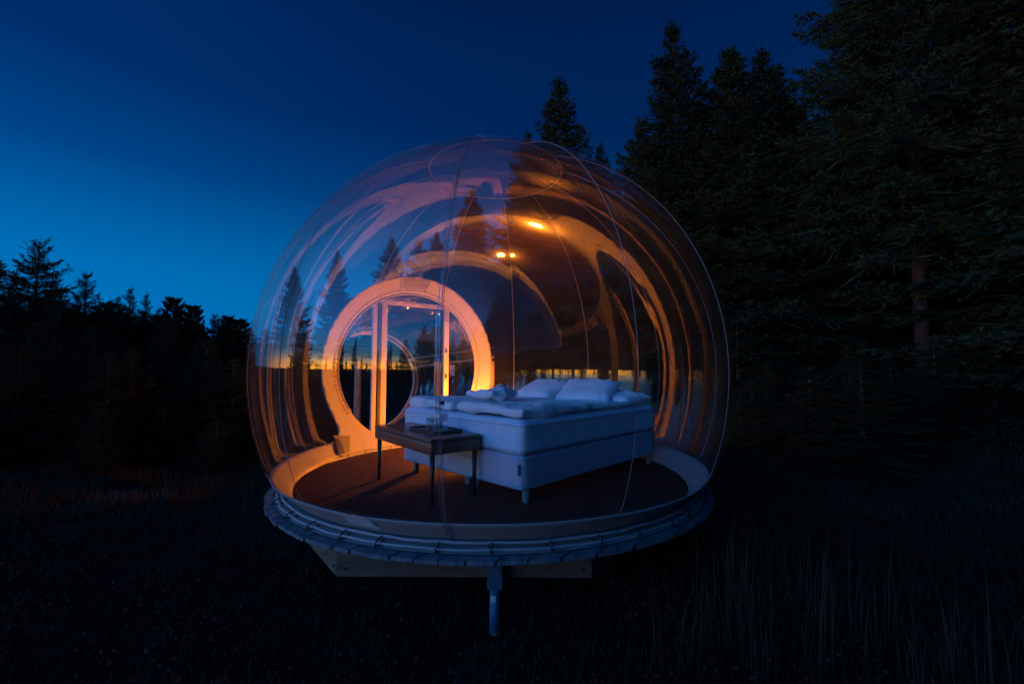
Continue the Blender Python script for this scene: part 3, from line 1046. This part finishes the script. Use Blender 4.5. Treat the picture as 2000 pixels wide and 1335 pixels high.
lamp('floor_lamp', -0.26, 5.14, FZ, 0.028, 1500, 'small warm lamp on the floor close along the far side of the bed')

# ------------------------------------------------------------------ walkway rail outside the door
rail = empty('handrail', (0.0, 7.2, 0), 0, 'wooden handrail and post of the walkway behind the door opening', 'handrail')
def P3(px, py, Y):
    dx, dz = ray(px, py); return Vector((dx * Y, Y, CAM_Z + dz * Y))
def rel(p): return p - Vector((0, 7.2, 0))
a, b = P3(805, 717, 7.3), P3(965, 697, 6.9)
mb = MB(); mb.tube([rel(a), rel(b)], 0.020, 8); mb.build('rail', M['railwood'], rail)
a2, b2 = P3(805, 700, 7.6), P3(965, 678, 7.2)
mb = MB(); mb.tube([rel(a2), rel(b2)], 0.014, 8); mb.build('rail', M['railwood'], rail)
pp = P3(855, 735, 6.6)
mb = MB(); gz = ground_z(pp.x, pp.y) - 0.05; ptop = P3(855, 706, 6.6).z
mb.box(rel(Vector((pp.x, pp.y, (gz + ptop) / 2))), (0.10, 0.09, ptop - gz), None, 0.004); mb.build('post', M['post'], rail)
for px in (700, 960):
    q = P3(px, 705, 7.3 if px < 800 else 6.9); gz = ground_z(q.x, q.y) - 0.05
    mb = MB(); mb.box(rel(Vector((q.x, q.y, (gz + q.z) / 2))), (0.09, 0.09, q.z - gz), None, 0.004); mb.build('post', M['railwood'], rail)
q = P3(883, 712, 7.05)
mb = MB(); mb.box((0, 0, -0.09), (0.085, 0.004, 0.17)); 
tag(mb.build('paper_notice', M['paper'], None, q), 'small pale paper notice hanging from the handrail behind the door', 'notice')

# ------------------------------------------------------------------ trees
rng = np.random.default_rng(7)

def needles(P0, P1, w, k, out, rng, spread=0.9):
    """needle spikes along segments: P0, P1 are (n,3); w needle length; k spikes per segment"""
    n = len(P0)
    d = P1 - P0
    L = np.linalg.norm(d, axis=1, keepdims=True) + 1e-9
    d = d / L
    for j in range(k):
        t = (j + rng.random((n, 1))) / k
        base = P0 + (P1 - P0) * t
        rv = rng.normal(size=(n, 3))
        rv -= d * (rv * d).sum(1, keepdims=True)
        rv /= np.linalg.norm(rv, axis=1, keepdims=True) + 1e-9
        ln = w * rng.uniform(0.7, 1.25, (n, 1))
        tip = base + (rv * spread + d * 0.75) * ln
        wd = np.cross(d, rv) * (w * 0.22) + d * (w * 0.10)
        tri = np.stack([base - wd, base + wd, tip], axis=1)
        out.append(tri)

def strips(P0, P1, w, out, rng):
    """a thin flat diamond along each twig"""
    n = len(P0); d = P1 - P0
    L = np.linalg.norm(d, axis=1, keepdims=True) + 1e-9
    rv = rng.normal(size=(n, 3)); s = np.cross(d / L, rv); s /= np.linalg.norm(s, axis=1, keepdims=True) + 1e-9
    m_ = P0 + d * 0.45
    out.append(np.stack([P0, m_ + s * w, P1], axis=1))
    out.append(np.stack([P0, P1, m_ - s * w], axis=1))

def tris_obj_mesh(name, tris, m):
    T_ = np.concatenate(tris, axis=0).astype(np.float32)
    nf = len(T_)
    me = bpy.data.meshes.new(name)
    me.vertices.add(nf * 3); me.vertices.foreach_set('co', T_.reshape(-1))
    me.loops.add(nf * 3); me.loops.foreach_set('vertex_index', np.arange(nf * 3, dtype=np.int32))
    me.polygons.add(nf); me.polygons.foreach_set('loop_start', np.arange(0, nf * 3, 3, dtype=np.int32))
    me.materials.append(m); me.update(); me.validate()
    return me

def spruce_meshes(h, seed, width, dens=1.0, z0=0.08, double_top=False, droop=0.0, needle=0.035, ragged=0.35, shape=0.85):
    rng = np.random.default_rng(seed)
    tris = []; trunk = MB()
    lean = rng.normal(0, 0.012, 2)
    def tpos(z): return np.array([lean[0] * z + 0.03 * math.sin(z * 0.8 + seed), lean[1] * z, z])
    tops = [(0, h)]
    r0 = 0.0085 * h + 0.025
    trunk.tube([Vector(tpos(h * i / 14)) for i in range(15)], [r0 * (1 - i / 14.6) ** 0.9 + 0.004 for i in range(15)], 9)
    z = h * z0
    Bp0, Bp1 = [], []
    while z < h - 0.12:
        f = z / h
        Lm = width * (1 - f) ** shape * (0.45 + 0.55 * min(1, f / 0.14)) + 0.10
        nb = int((7 + 3 * (1 - f)) * (0.8 + 0.4 * rng.random()))
        a0 = rng.random() * 6.28
        for b in range(nb):
            a = a0 + 6.283 * b / nb + rng.normal(0, 0.2)
            L = Lm * (1 - ragged * rng.random() ** 1.5) * (1 + 0.12 * rng.normal())
            L = max(0.08, L)
            zz = z + rng.normal(0, 0.06)
            up = -0.25 - droop + 1.15 * f ** 1.6 + rng.normal(0, 0.08)
            ns = max(4, int(L / 0.11))
            p = tpos(min(zz, h)); pts = [p]
            for i in range(ns):
                s = (i + 1) / ns
                ang = up - 0.30 * math.sin(s * 2.6) + 0.55 * s * s + rng.normal(0, 0.04)
                aa = a + rng.normal(0, 0.05)
                p = p + np.array([math.cos(aa) * math.cos(ang), math.sin(aa) * math.cos(ang), math.sin(ang)]) * L / ns
                pts.append(p)
            pts = np.array(pts)
            Bp0.append(pts[:-1]); Bp1.append(pts[1:])
            # side twigs
            nt_ = max(3, int(L / 0.048 * dens))
            st = (np.arange(nt_) + rng.random(nt_)) / nt_
            st = 0.12 + 0.88 * st
            idx = np.minimum((st * ns).astype(int), ns - 1)
            fr = st * ns - idx
            base = pts[idx] + (pts[idx + 1] - pts[idx]) * np.clip(fr, 0, 1)[:, None]
            dirv = pts[idx + 1] - pts[idx]; dirv /= np.linalg.norm(dirv, axis=1, keepdims=True)
            sidev = np.cross(dirv, np.array([0, 0, 1.0])); sidev /= np.linalg.norm(sidev, axis=1, keepdims=True) + 1e-9
            sg = np.where(np.arange(nt_) % 2 == 0, 1.0, -1.0)[:, None]
            tl_ = (0.30 * L * (1.05 - st) + 0.07)[:, None] * rng.uniform(0.7, 1.3, (nt_, 1))
            tip = base + (dirv * 0.75 + sidev * sg * 0.75 + np.array([0, 0, 1.0]) * rng.normal(-0.10 - droop, 0.18, (nt_, 1))) * tl_
            Bp0.append(base); Bp1.append(tip)
            # tertiary
            if L > 0.3:
                k2 = 3
                for q in range(k2):
                    t2 = rng.uniform(0.3, 0.9, (nt_, 1))
                    b2 = base + (tip - base) * t2
                    d2 = (tip - base) * 0.45 + rng.normal(0, 0.35, (nt_, 3)) * tl_ * 0.5
                    Bp0.append(b2); Bp1.append(b2 + d2)
        z += (0.145 + 0.08 * rng.random()) * (0.75 + 0.5 * (1 - f)) * (h / 8) ** 0.4 / dens ** 0.3
    # leader and its upright shoots
    ll = 0.045 * h
    lead = [(tpos(h - 0.45), tpos(h) + np.array([0, 0, ll]))]
    h_ = h
    for q in range(8):
        b_ = tpos(h - rng.uniform(0.05, 0.75)); a = rng.random() * 6.28
        lead.append((b_, b_ + np.array([math.cos(a) * 0.18, math.sin(a) * 0.18, 0.10 + ll * 0.7])))
    if double_top:
        b_ = tpos(h - 1.0); c_ = b_ + np.array([0.22, 0.05, 0.45]); d_ = c_ + np.array([0.04, 0, 0.5])
        lead += [(b_, c_), (c_, d_)]
        for q in range(8):
            e_ = c_ + (d_ - c_) * rng.random(); a = rng.random() * 6.28
            lead.append((e_, e_ + np.array([math.cos(a) * 0.2, math.sin(a) * 0.2, 0.12])))
    l0 = np.array([q[0] for q in lead]); l1 = np.array([q[1] for q in lead])
    needles(l0, l1, needle * 0.8, 14, tris, rng, 0.5)
    strips(l0, l1, 0.008, tris, rng)
    P0 = np.concatenate(Bp0); P1 = np.concatenate(Bp1)
    strips(P0, P1, needle * 0.30, tris, rng)
    needles(P0, P1, needle, 5, tris, rng)
    return trunk, tris

def pine_meshes(h, seed, width):
    """bushy young pine: thick bottle-brush shoots that point upward"""
    rng = np.random.default_rng(seed); tris = []; trunk = MB()
    trunk.tube([Vector((0.02 * math.sin(i), 0, h * 0.92 * i / 8)) for i in range(9)], [0.05 * (1 - i / 9) + 0.012 for i in range(9)], 8)
    S0, S1 = [], []
    z = h * 0.04
    while z < h * 0.97:
        f = z / h
        Lm = width * (1 - f) ** 0.6 * min(1, 0.5 + f * 2)
        nb = 7
        a0 = rng.random() * 6.28
        for b in range(nb):
            a = a0 + 6.283 * b / nb + rng.normal(0, 0.25); L = Lm * rng.uniform(0.45, 0.95)
            p = np.array([0, 0, z]); ns = 5
            for i in range(ns):
                ang = 0.35 + 0.9 * (i / ns) ** 1.5 + rng.normal(0, 0.1)
                q = p + np.array([math.cos(a) * math.cos(ang), math.sin(a) * math.cos(ang), math.sin(ang)]) * L / ns
                S0.append(p); S1.append(q)
                if i > 0:
                    for s in range(3):
                        d = np.array([math.cos(a + rng.normal(0, 0.9)), math.sin(a + rng.normal(0, 0.9)), 0.9 + rng.random()])
                        d = d / np.linalg.norm(d) * rng.uniform(0.10, 0.19)
                        S0.append(q); S1.append(q + d)
                p = q
        z += 0.22
    S0.append(np.array([0, 0, h * 0.85])); S1.append(np.array([0, 0, h]))
    P0, P1 = np.array(S0), np.array(S1)
    needles(P0, P1, 0.048, 44, tris, rng, 0.85)
    strips(P0, P1, 0.02, tris, rng)
    return trunk, tris

def make_tree(kind, name, parts, label, cat, group, mname):
    trunk, tris = parts
    o = empty(name, (0, 0, 0), 0, label, cat, group)
    trunk.build('trunk', M['bark'], o)
    link_obj('crown', tris_obj_mesh('crown', tris, M[mname]), o)
    print(kind, sum(len(t) for t in tris))
    return o

G_NEAR = 'tall spruces behind and right of the bubble'
G_LEFT = 'low conifers along the left treeline'
G_BACK = 'dark spruces filling the wood behind the bubble'
G_EAST = 'spruces beside and behind the camera on the right'
G_WEST = 'trees behind the camera mirrored in the bubble'
protos = {}
def proto(key, maker, label, cat, group, mname='spruce', name='spruce_tree'):
    o = make_tree(key, name, maker(), label, cat, group, mname)
    protos[key] = [o, False]
    return o
proto('big', lambda: spruce_meshes(12.5, 3, 3.6, 1.0, 0.27, needle=0.052, shape=0.62, ragged=0.45, droop=0.05), '', 'tree', G_NEAR)
proto('tallA', lambda: spruce_meshes(10.0, 12, 2.7, 1.0, 0.05, needle=0.048, shape=1.0, ragged=0.7), '', 'tree', G_NEAR)
proto('tallB', lambda: spruce_meshes(10.0, 25, 2.6, 1.0, 0.04, needle=0.050, shape=0.85, ragged=0.65, double_top=True), '', 'tree', G_NEAR)
proto('mid', lambda: spruce_meshes(8.5, 31, 2.5, 1.0, 0.04, needle=0.048, shape=0.9, ragged=0.65), '', 'tree', G_NEAR)
proto('small', lambda: spruce_meshes(4.5, 44, 1.15, 1.0, 0.03, needle=0.035, shape=0.9, ragged=0.5), '', 'tree', G_LEFT)
proto('smallD', lambda: spruce_meshes(4.5, 51, 1.35, 1.1, 0.03, needle=0.035, shape=0.8, ragged=0.5, double_top=True), '', 'tree', G_LEFT)
proto('pine', lambda: pine_meshes(3.2, 60, 1.2), '', 'tree', G_LEFT, 'pine', 'pine_tree')
H0 = dict(big=12.5, tallA=10.0, tallB=10.0, mid=8.5, small=4.5, smallD=4.5, pine=3.2)

def place(key, px, py, Y, label, group, rz=None, wide=1.0):
    """a tree whose top stands at photo pixel (px, py) at depth Y"""
    dx, dz = ray(px, py)
    x = dx * Y; gz = ground_z(x, Y) - 0.04
    top = CAM_Z + dz * Y
    s = (top - gz) / H0[key]
    put(key, x, Y, gz, s, wide, label, group, rz)

def put(key, x, y, gz, s, wide, label, group, rz=None):
    o, used = protos[key]
    rz = random.uniform(0, 6.28) if rz is None else rz
    if not used:
        protos[key][1] = True
        o.location = (x, y, gz); o.rotation_euler = (0, 0, rz); o.scale = (s * wide, s * wide, s); o['label'] = label
    else:
        o = copy_thing(o, (x, y, gz), rz, label, (s * wide, s * wide, s))
    o['group'] = group
    return o
random.seed(77)
# tall trees on the right: (kind, top px, top py, depth, label, width)
for a_ in [
    ('big', 1754, -330, 8.6, 'huge near spruce on the right with a bare grey lower trunk', 1.05),
    ('tallA', 1322, 48, 11.0, 'tall slim spruce with the thin spire nearest the right of the bubble', 1.30),
    ('tallB', 1425, 92, 10.5, 'broad double-tipped spruce right of the slim spired one', 1.45),
    ('mid', 1490, 98, 11.5, 'narrow spruce tip just right of the double-tipped spruce', 1.45),
    ('mid', 1258, 232, 10.5, 'shorter spruce close behind the right shoulder of the bubble', 1.25),
    ('tallB', 1548, 190, 11.5, 'pointed spruce left of the huge near spruce', 1.35),
    ('mid', 1600, 300, 10.0, 'low spruce filling the gap left of the huge near spruce', 1.5),
    ('tallA', 1990, 30, 10.0, 'spruce cut by the right edge of the picture', 1.2),
    ('tallB', 2190, -150, 9.0, 'spruce standing just past the right edge', 1.1),
    ('tallA', 1085, 160, 13.5, 'lone spruce rising behind the top of the bubble', 1.5),
    ('mid', 1168, 285, 14.5, 'small spruce tip right of the one above the bubble', 1.0),
    ('mid', 1032, 258, 16.0, 'thin spruce tip left of the one above the bubble', 1.0),
    ('mid', 925, 372, 15.0, 'spruce seen through the upper middle of the bubble', 1.2),
    ('mid', 855, 455, 16.0, 'short spruce seen through the bubble left of the upper lamp glint', 1.15),
    ('small', 815, 465, 16.5, 'low spruce tip seen through the bubble above the door ring', 1.0),
    ('mid', 765, 465, 15.5, 'pointed spruce standing right above the door ring', 1.2),
    ('mid', 658, 490, 15.5, 'blurred spruce left of the door ring seen through the bubble', 0.95),
    ('mid', 575, 522, 15.0, 'leftmost blurred spruce seen through the bubble', 1.0),
]:
    place(a_[0], a_[1], a_[2], a_[3], a_[4], G_NEAR, wide=a_[5])
# the wood that closes the view behind them
random.seed(9)
fill = [(1010, 420, 13, 0), (1060, 330, 17, 1), (1110, 400, 12.5, 2), (1160, 420, 15, 0), (1215, 400, 12, 1), (1290, 300, 13.5, 2), (1370, 260, 14, 0), (1460, 270, 14, 1),
        (1530, 300, 13, 2), (1600, 250, 15, 0), (1660, 200, 14, 1), (1730, 120, 15, 2), (1850, 60, 13, 0), (1930, 150, 12, 1), (2060, 120, 12, 2),
        (880, 520, 20, 0), (945, 470, 19, 1), (800, 560, 22, 0), (720, 590, 22, 2), (1400, 420, 18, 0), (1560, 430, 18, 1), (1700, 380, 19, 2), (1830, 330, 18, 0), (1960, 350, 17, 1),
        (1240, 500, 18, 2), (1330, 480, 19, 0)]
ORD = ['leftmost', 'second from the left', 'third from the left', 'fourth from the left', 'fifth from the left', 'sixth from the left', 'seventh from the left', 'eighth from the left',
       'ninth from the left', 'tenth from the left', 'eleventh from the left', 'twelfth from the left', 'thirteenth from the left']
def FILL_LB(px, lst):
    xs = sorted(q[0] for q in lst); i = xs.index(px); n = len(xs)
    if i < len(ORD): return 'dark spruce of the wood behind the tall trees, ' + ORD[i]
    return 'dark spruce of the wood behind the tall trees, ' + ORD[n - 1 - i].replace('left', 'right')
for i, (px, py, Y, k) in enumerate(fill):
    place(('mid', 'tallA', 'tallB')[k], px, py, Y, FILL_LB(px, fill), G_BACK, wide=1.15)
# left treeline
left = [
    ('small', 8, 508, 10.5, 'spruce cut by the left edge of the picture', 1.0),
    ('smallD', 75, 472, 10.5, 'twin-tipped spruce, the tallest of the left treeline', 1.15),
    ('small', 172, 530, 11.0, 'spruce with forked tip right of the twin-tipped one', 1.1),
    ('small', 228, 578, 12.5, 'small spruce between the forked tip and a slim tip', 0.8),
    ('small', 253, 560, 12.5, 'slim pointed spruce near the middle of the left treeline', 0.85),
    ('small', 284, 572, 13.0, 'slender spruce left of the bushy pines', 0.75),
    ('pine', 340, 583, 11.5, 'bushy pine with thick upright shoots on the left treeline', 0.9),
    ('pine', 375, 598, 11.5, 'rounder bushy pine beside the one with upright shoots', 1.0),
    ('pine', 445, 618, 12.5, 'small pine between the round pine and the bubble', 0.8),
    ('small', 473, 620, 14.0, 'thin spruce right against the left edge of the bubble', 0.7),
    ('small', 118, 560, 10.0, 'low bushy spruce in front of the forked tip', 1.25),
    ('small', -70, 500, 10.0, 'spruce standing past the left edge of the picture', 1.2),
]
for k, px, py, Y, lb, w in left:
    place(k, px, py, Y, lb, G_LEFT, wide=w)
random.seed(21)
for i in range(26):
    px = -120 + i * 24 + random.uniform(-8, 8)
    py = 610 + 0.05 * px + random.uniform(-15, 25)
    place('small' if i % 3 else 'pine', px, py, random.uniform(11.5, 17), 'low dark conifer at the foot of the left treeline, ' + (ORD[i] if i < 13 else ORD[25 - i].replace('left', 'right')), 'low conifers filling the left treeline', wide=1.5)
for i in range(13):
    px = 520 + i * 34 + random.uniform(-8, 8)
    place('small', px, 655 + random.uniform(-25, 12), random.uniform(15, 20), 'low spruce behind the lower part of the bubble, ' + ORD[i], 'low spruces behind the bubble', wide=1.3)

random.seed(31)
for i in range(12):
    px = 90 + i * 33 + random.uniform(-9, 9)
    place('small' if i % 4 else 'pine', px, 585 + 0.10 * px + random.uniform(-14, 14), random.uniform(12, 15), 'bushy conifer thickening the middle of the left treeline, ' + ORD[i], 'bushy conifers thickening the left treeline', wide=1.35)
for i in range(13):
    px = 1440 + i * 46 + random.uniform(-12, 12)
    place('small', px, 690 + random.uniform(-40, 30), random.uniform(7.6, 9.2), 'young spruce at the foot of the tall trees on the right, ' + ORD[i], 'young spruces under the tall trees on the right', wide=1.7)

random.seed(61)
for i in range(13):
    px = 100 + i * 29 + random.uniform(-9, 9)
    place('small', px, 560 + 0.16 * px + random.uniform(-16, 16), random.uniform(11, 14), 'pointed young spruce along the left treeline, ' + ORD[i], 'pointed young spruces along the left treeline', wide=1.0)
# ankle to waist high scrub that hides where the trees meet the ground
nb = 0
for i in range(60):
    left_side = i % 3 != 0
    px = random.uniform(-60, 470) if left_side else random.uniform(1430, 2060)
    Y = random.uniform(5.2, 9.5)
    dx, _ = ray(px, 700)
    x = dx * Y; gz = ground_z(x, Y) - 0.03
    sc_ = random.uniform(0.12, 0.30) * (0.7 + Y / 14)
    put('small', x, Y, gz, sc_, random.uniform(1.5, 2.4), 'low spruce sapling in the scrub ' + ('left' if left_side else 'right') + ' of the bubble', 'spruce saplings in the scrub ' + ('left' if left_side else 'right') + ' of the bubble')

# trees behind the camera, visible as reflections; sparse where the sun went down
random.seed(4)
hd = -78
while hd > -262:
    in_gap = -138 < hd < -86
    h = random.choice((2.0, 2.6, 3.2, 4.4, 5.6)) if in_gap else random.uniform(4.5, 7.5)
    d = random.uniform(17, 24) if in_gap else random.uniform(9, 15)
    x, y = d * math.sin(rad(hd)), d * math.cos(rad(hd))
    gz = ground_z(x, y) - 0.04
    put('small', x, y, gz, h / 4.5, 0.6 if in_gap else 1.2, 'conifer behind the camera, seen only mirrored in the bubble', G_WEST)
    hd -= random.uniform(1.8, 4.2) if in_gap else random.uniform(5, 8)

# the wood goes on round the right side and behind
hd = 58
i = 0
while hd < 178:
    d = random.uniform(8.5, 11.5)
    x, y = d * math.sin(rad(hd)), d * math.cos(rad(hd))
    put(('mid', 'tallA', 'tallB')[i % 3], x, y, ground_z(x, y) - 0.04, random.uniform(0.85, 1.15), 1.5, 'tall spruce of the wood beside and behind the camera on the right', G_EAST)
    hd += random.uniform(7, 10); i += 1

for k, (o, used) in protos.items():
    assert used, k

# ------------------------------------------------------------------ ground cover
rng = np.random.default_rng(42)
def gz_arr(xs, ys): return np.array([ground_z(float(a), float(b)) for a, b in zip(xs, ys)])
def blades(n, region, hmin, hmax, w, clump, name, m, bend=0.5, tufts=None):
    x0, x1, y0, y1 = region or (0, 1, 0, 1)
    if tufts is None:
        nc = n // clump
        cx = rng.uniform(x0, x1, nc); cy2 = y0 + (y1 - y0) * rng.random(nc) ** 1.5
    else:
        cx, cy2 = tufts; nc = len(cx)
    cz = gz_arr(cx, cy2)
    keep = np.ones(nc, bool)
    cx, cy2, cz = cx[keep], cy2[keep], cz[keep]; nc = len(cx)
    X = np.repeat(cx, clump) + rng.normal(0, 0.06, nc * clump)
    Y = np.repeat(cy2, clump) + rng.normal(0, 0.06, nc * clump)
    Z = np.repeat(cz, clump) - 0.02
    hs = np.repeat(rng.uniform(0.7, 1.3, nc), clump) * rng.uniform(hmin, hmax, nc * clump)
    under = (np.hypot(X - C.x, Y - C.y) < 1.95)
    hs = np.where(under, np.minimum(hs, 0.16), hs)
    a = rng.uniform(0, 6.283, nc * clump); b = rng.uniform(0.1, bend, nc * clump)
    dirx, diry = np.cos(a), np.sin(a)
    base = np.stack([X, Y, Z], 1)
    mid = base + np.stack([dirx * hs * b * 0.35, diry * hs * b * 0.35, hs * 0.6], 1)
    tip = base + np.stack([dirx * hs * b, diry * hs * b, hs * (1 - 0.3 * b)], 1)
    sx = np.stack([-diry, dirx, np.zeros_like(dirx)], 1) * (w * rng.uniform(0.7, 1.3, (nc * clump, 1)))
    out = [np.stack([base - sx, base + sx, mid + sx * 0.7], 1), np.stack([base - sx, mid + sx * 0.7, mid - sx * 0.7], 1), np.stack([mid - sx * 0.7, mid + sx * 0.7, tip], 1)]
    o = link_obj(name, tris_obj_mesh(name, out, m)); return o
o = blades(150000, (-9, 9, 1.2, 11.5), 0.04, 0.15, 0.0035, 12, 'grass', M['grass'], 1.1)
tag(o, 'short dry grass covering the ground round the deck', 'grass', kind='stuff')
# tall stems to the right and the pale tuft at the left
ncx = rng.normal(1.45, 0.40, 70); ncy = rng.uniform(1.9, 3.3, 70)
o = blades(0, None, 0.28, 0.62, 0.003, 14, 'tall_grass', M['grass'], 0.5, (ncx, ncy))
tag(o, 'tall thin grass stems growing to the right of the deck', 'tall grass', kind='stuff')
pt = P3(235, 958, 4.6)
o = blades(0, None, 0.10, 0.22, 0.004, 16, 'straw_grass', M['straw'], 1.3, (rng.normal(-4.1, 0.18, 36), rng.normal(4.65, 0.13, 36)))
tag(o, 'pale straw coloured grass tuft in the dark ground on the left', 'grass tuft', kind='stuff')
# low leafy shrubs with reddish leaves
nc = 420
cx = rng.uniform(-4.0, 4.2, nc); cy2 = 1.35 + 2.6 * rng.random(nc) ** 1.6
kp = np.hypot(cx - C.x, cy2 - C.y) > 1.5; cx, cy2 = cx[kp], cy2[kp]; nc = len(cx)
cz = gz_arr(cx, cy2); lv = 90
hh = np.repeat(rng.uniform(0.10, 0.30, nc), lv); 
ang = rng.uniform(0, 6.283, nc * lv); rr = rng.random(nc * lv) ** 0.5 * hh * 0.8
X = np.repeat(cx, lv) + rr * np.cos(ang); Y = np.repeat(cy2, lv) + rr * np.sin(ang)
Z = np.repeat(cz, lv) + hh * rng.random(nc * lv) ** 0.7
ctr = np.stack([X, Y, Z], 1)
u_ = rng.normal(size=(nc * lv, 3)); u_ /= np.linalg.norm(u_, axis=1, keepdims=True)
v_ = np.cross(u_, rng.normal(size=(nc * lv, 3))); v_ /= np.linalg.norm(v_, axis=1, keepdims=True)
sz = rng.uniform(0.007, 0.015, (nc * lv, 1))
o = link_obj('low_shrubs', tris_obj_mesh('low_shrubs', [np.stack([ctr - u_ * sz, ctr + v_ * sz * 0.6, ctr + u_ * sz], 1), np.stack([ctr - u_ * sz, ctr + u_ * sz, ctr - v_ * sz * 0.6], 1)], M['shrub']))
tag(o, 'low red and brown leaved shrubs in the foreground below the deck', 'shrubs', kind='stuff')
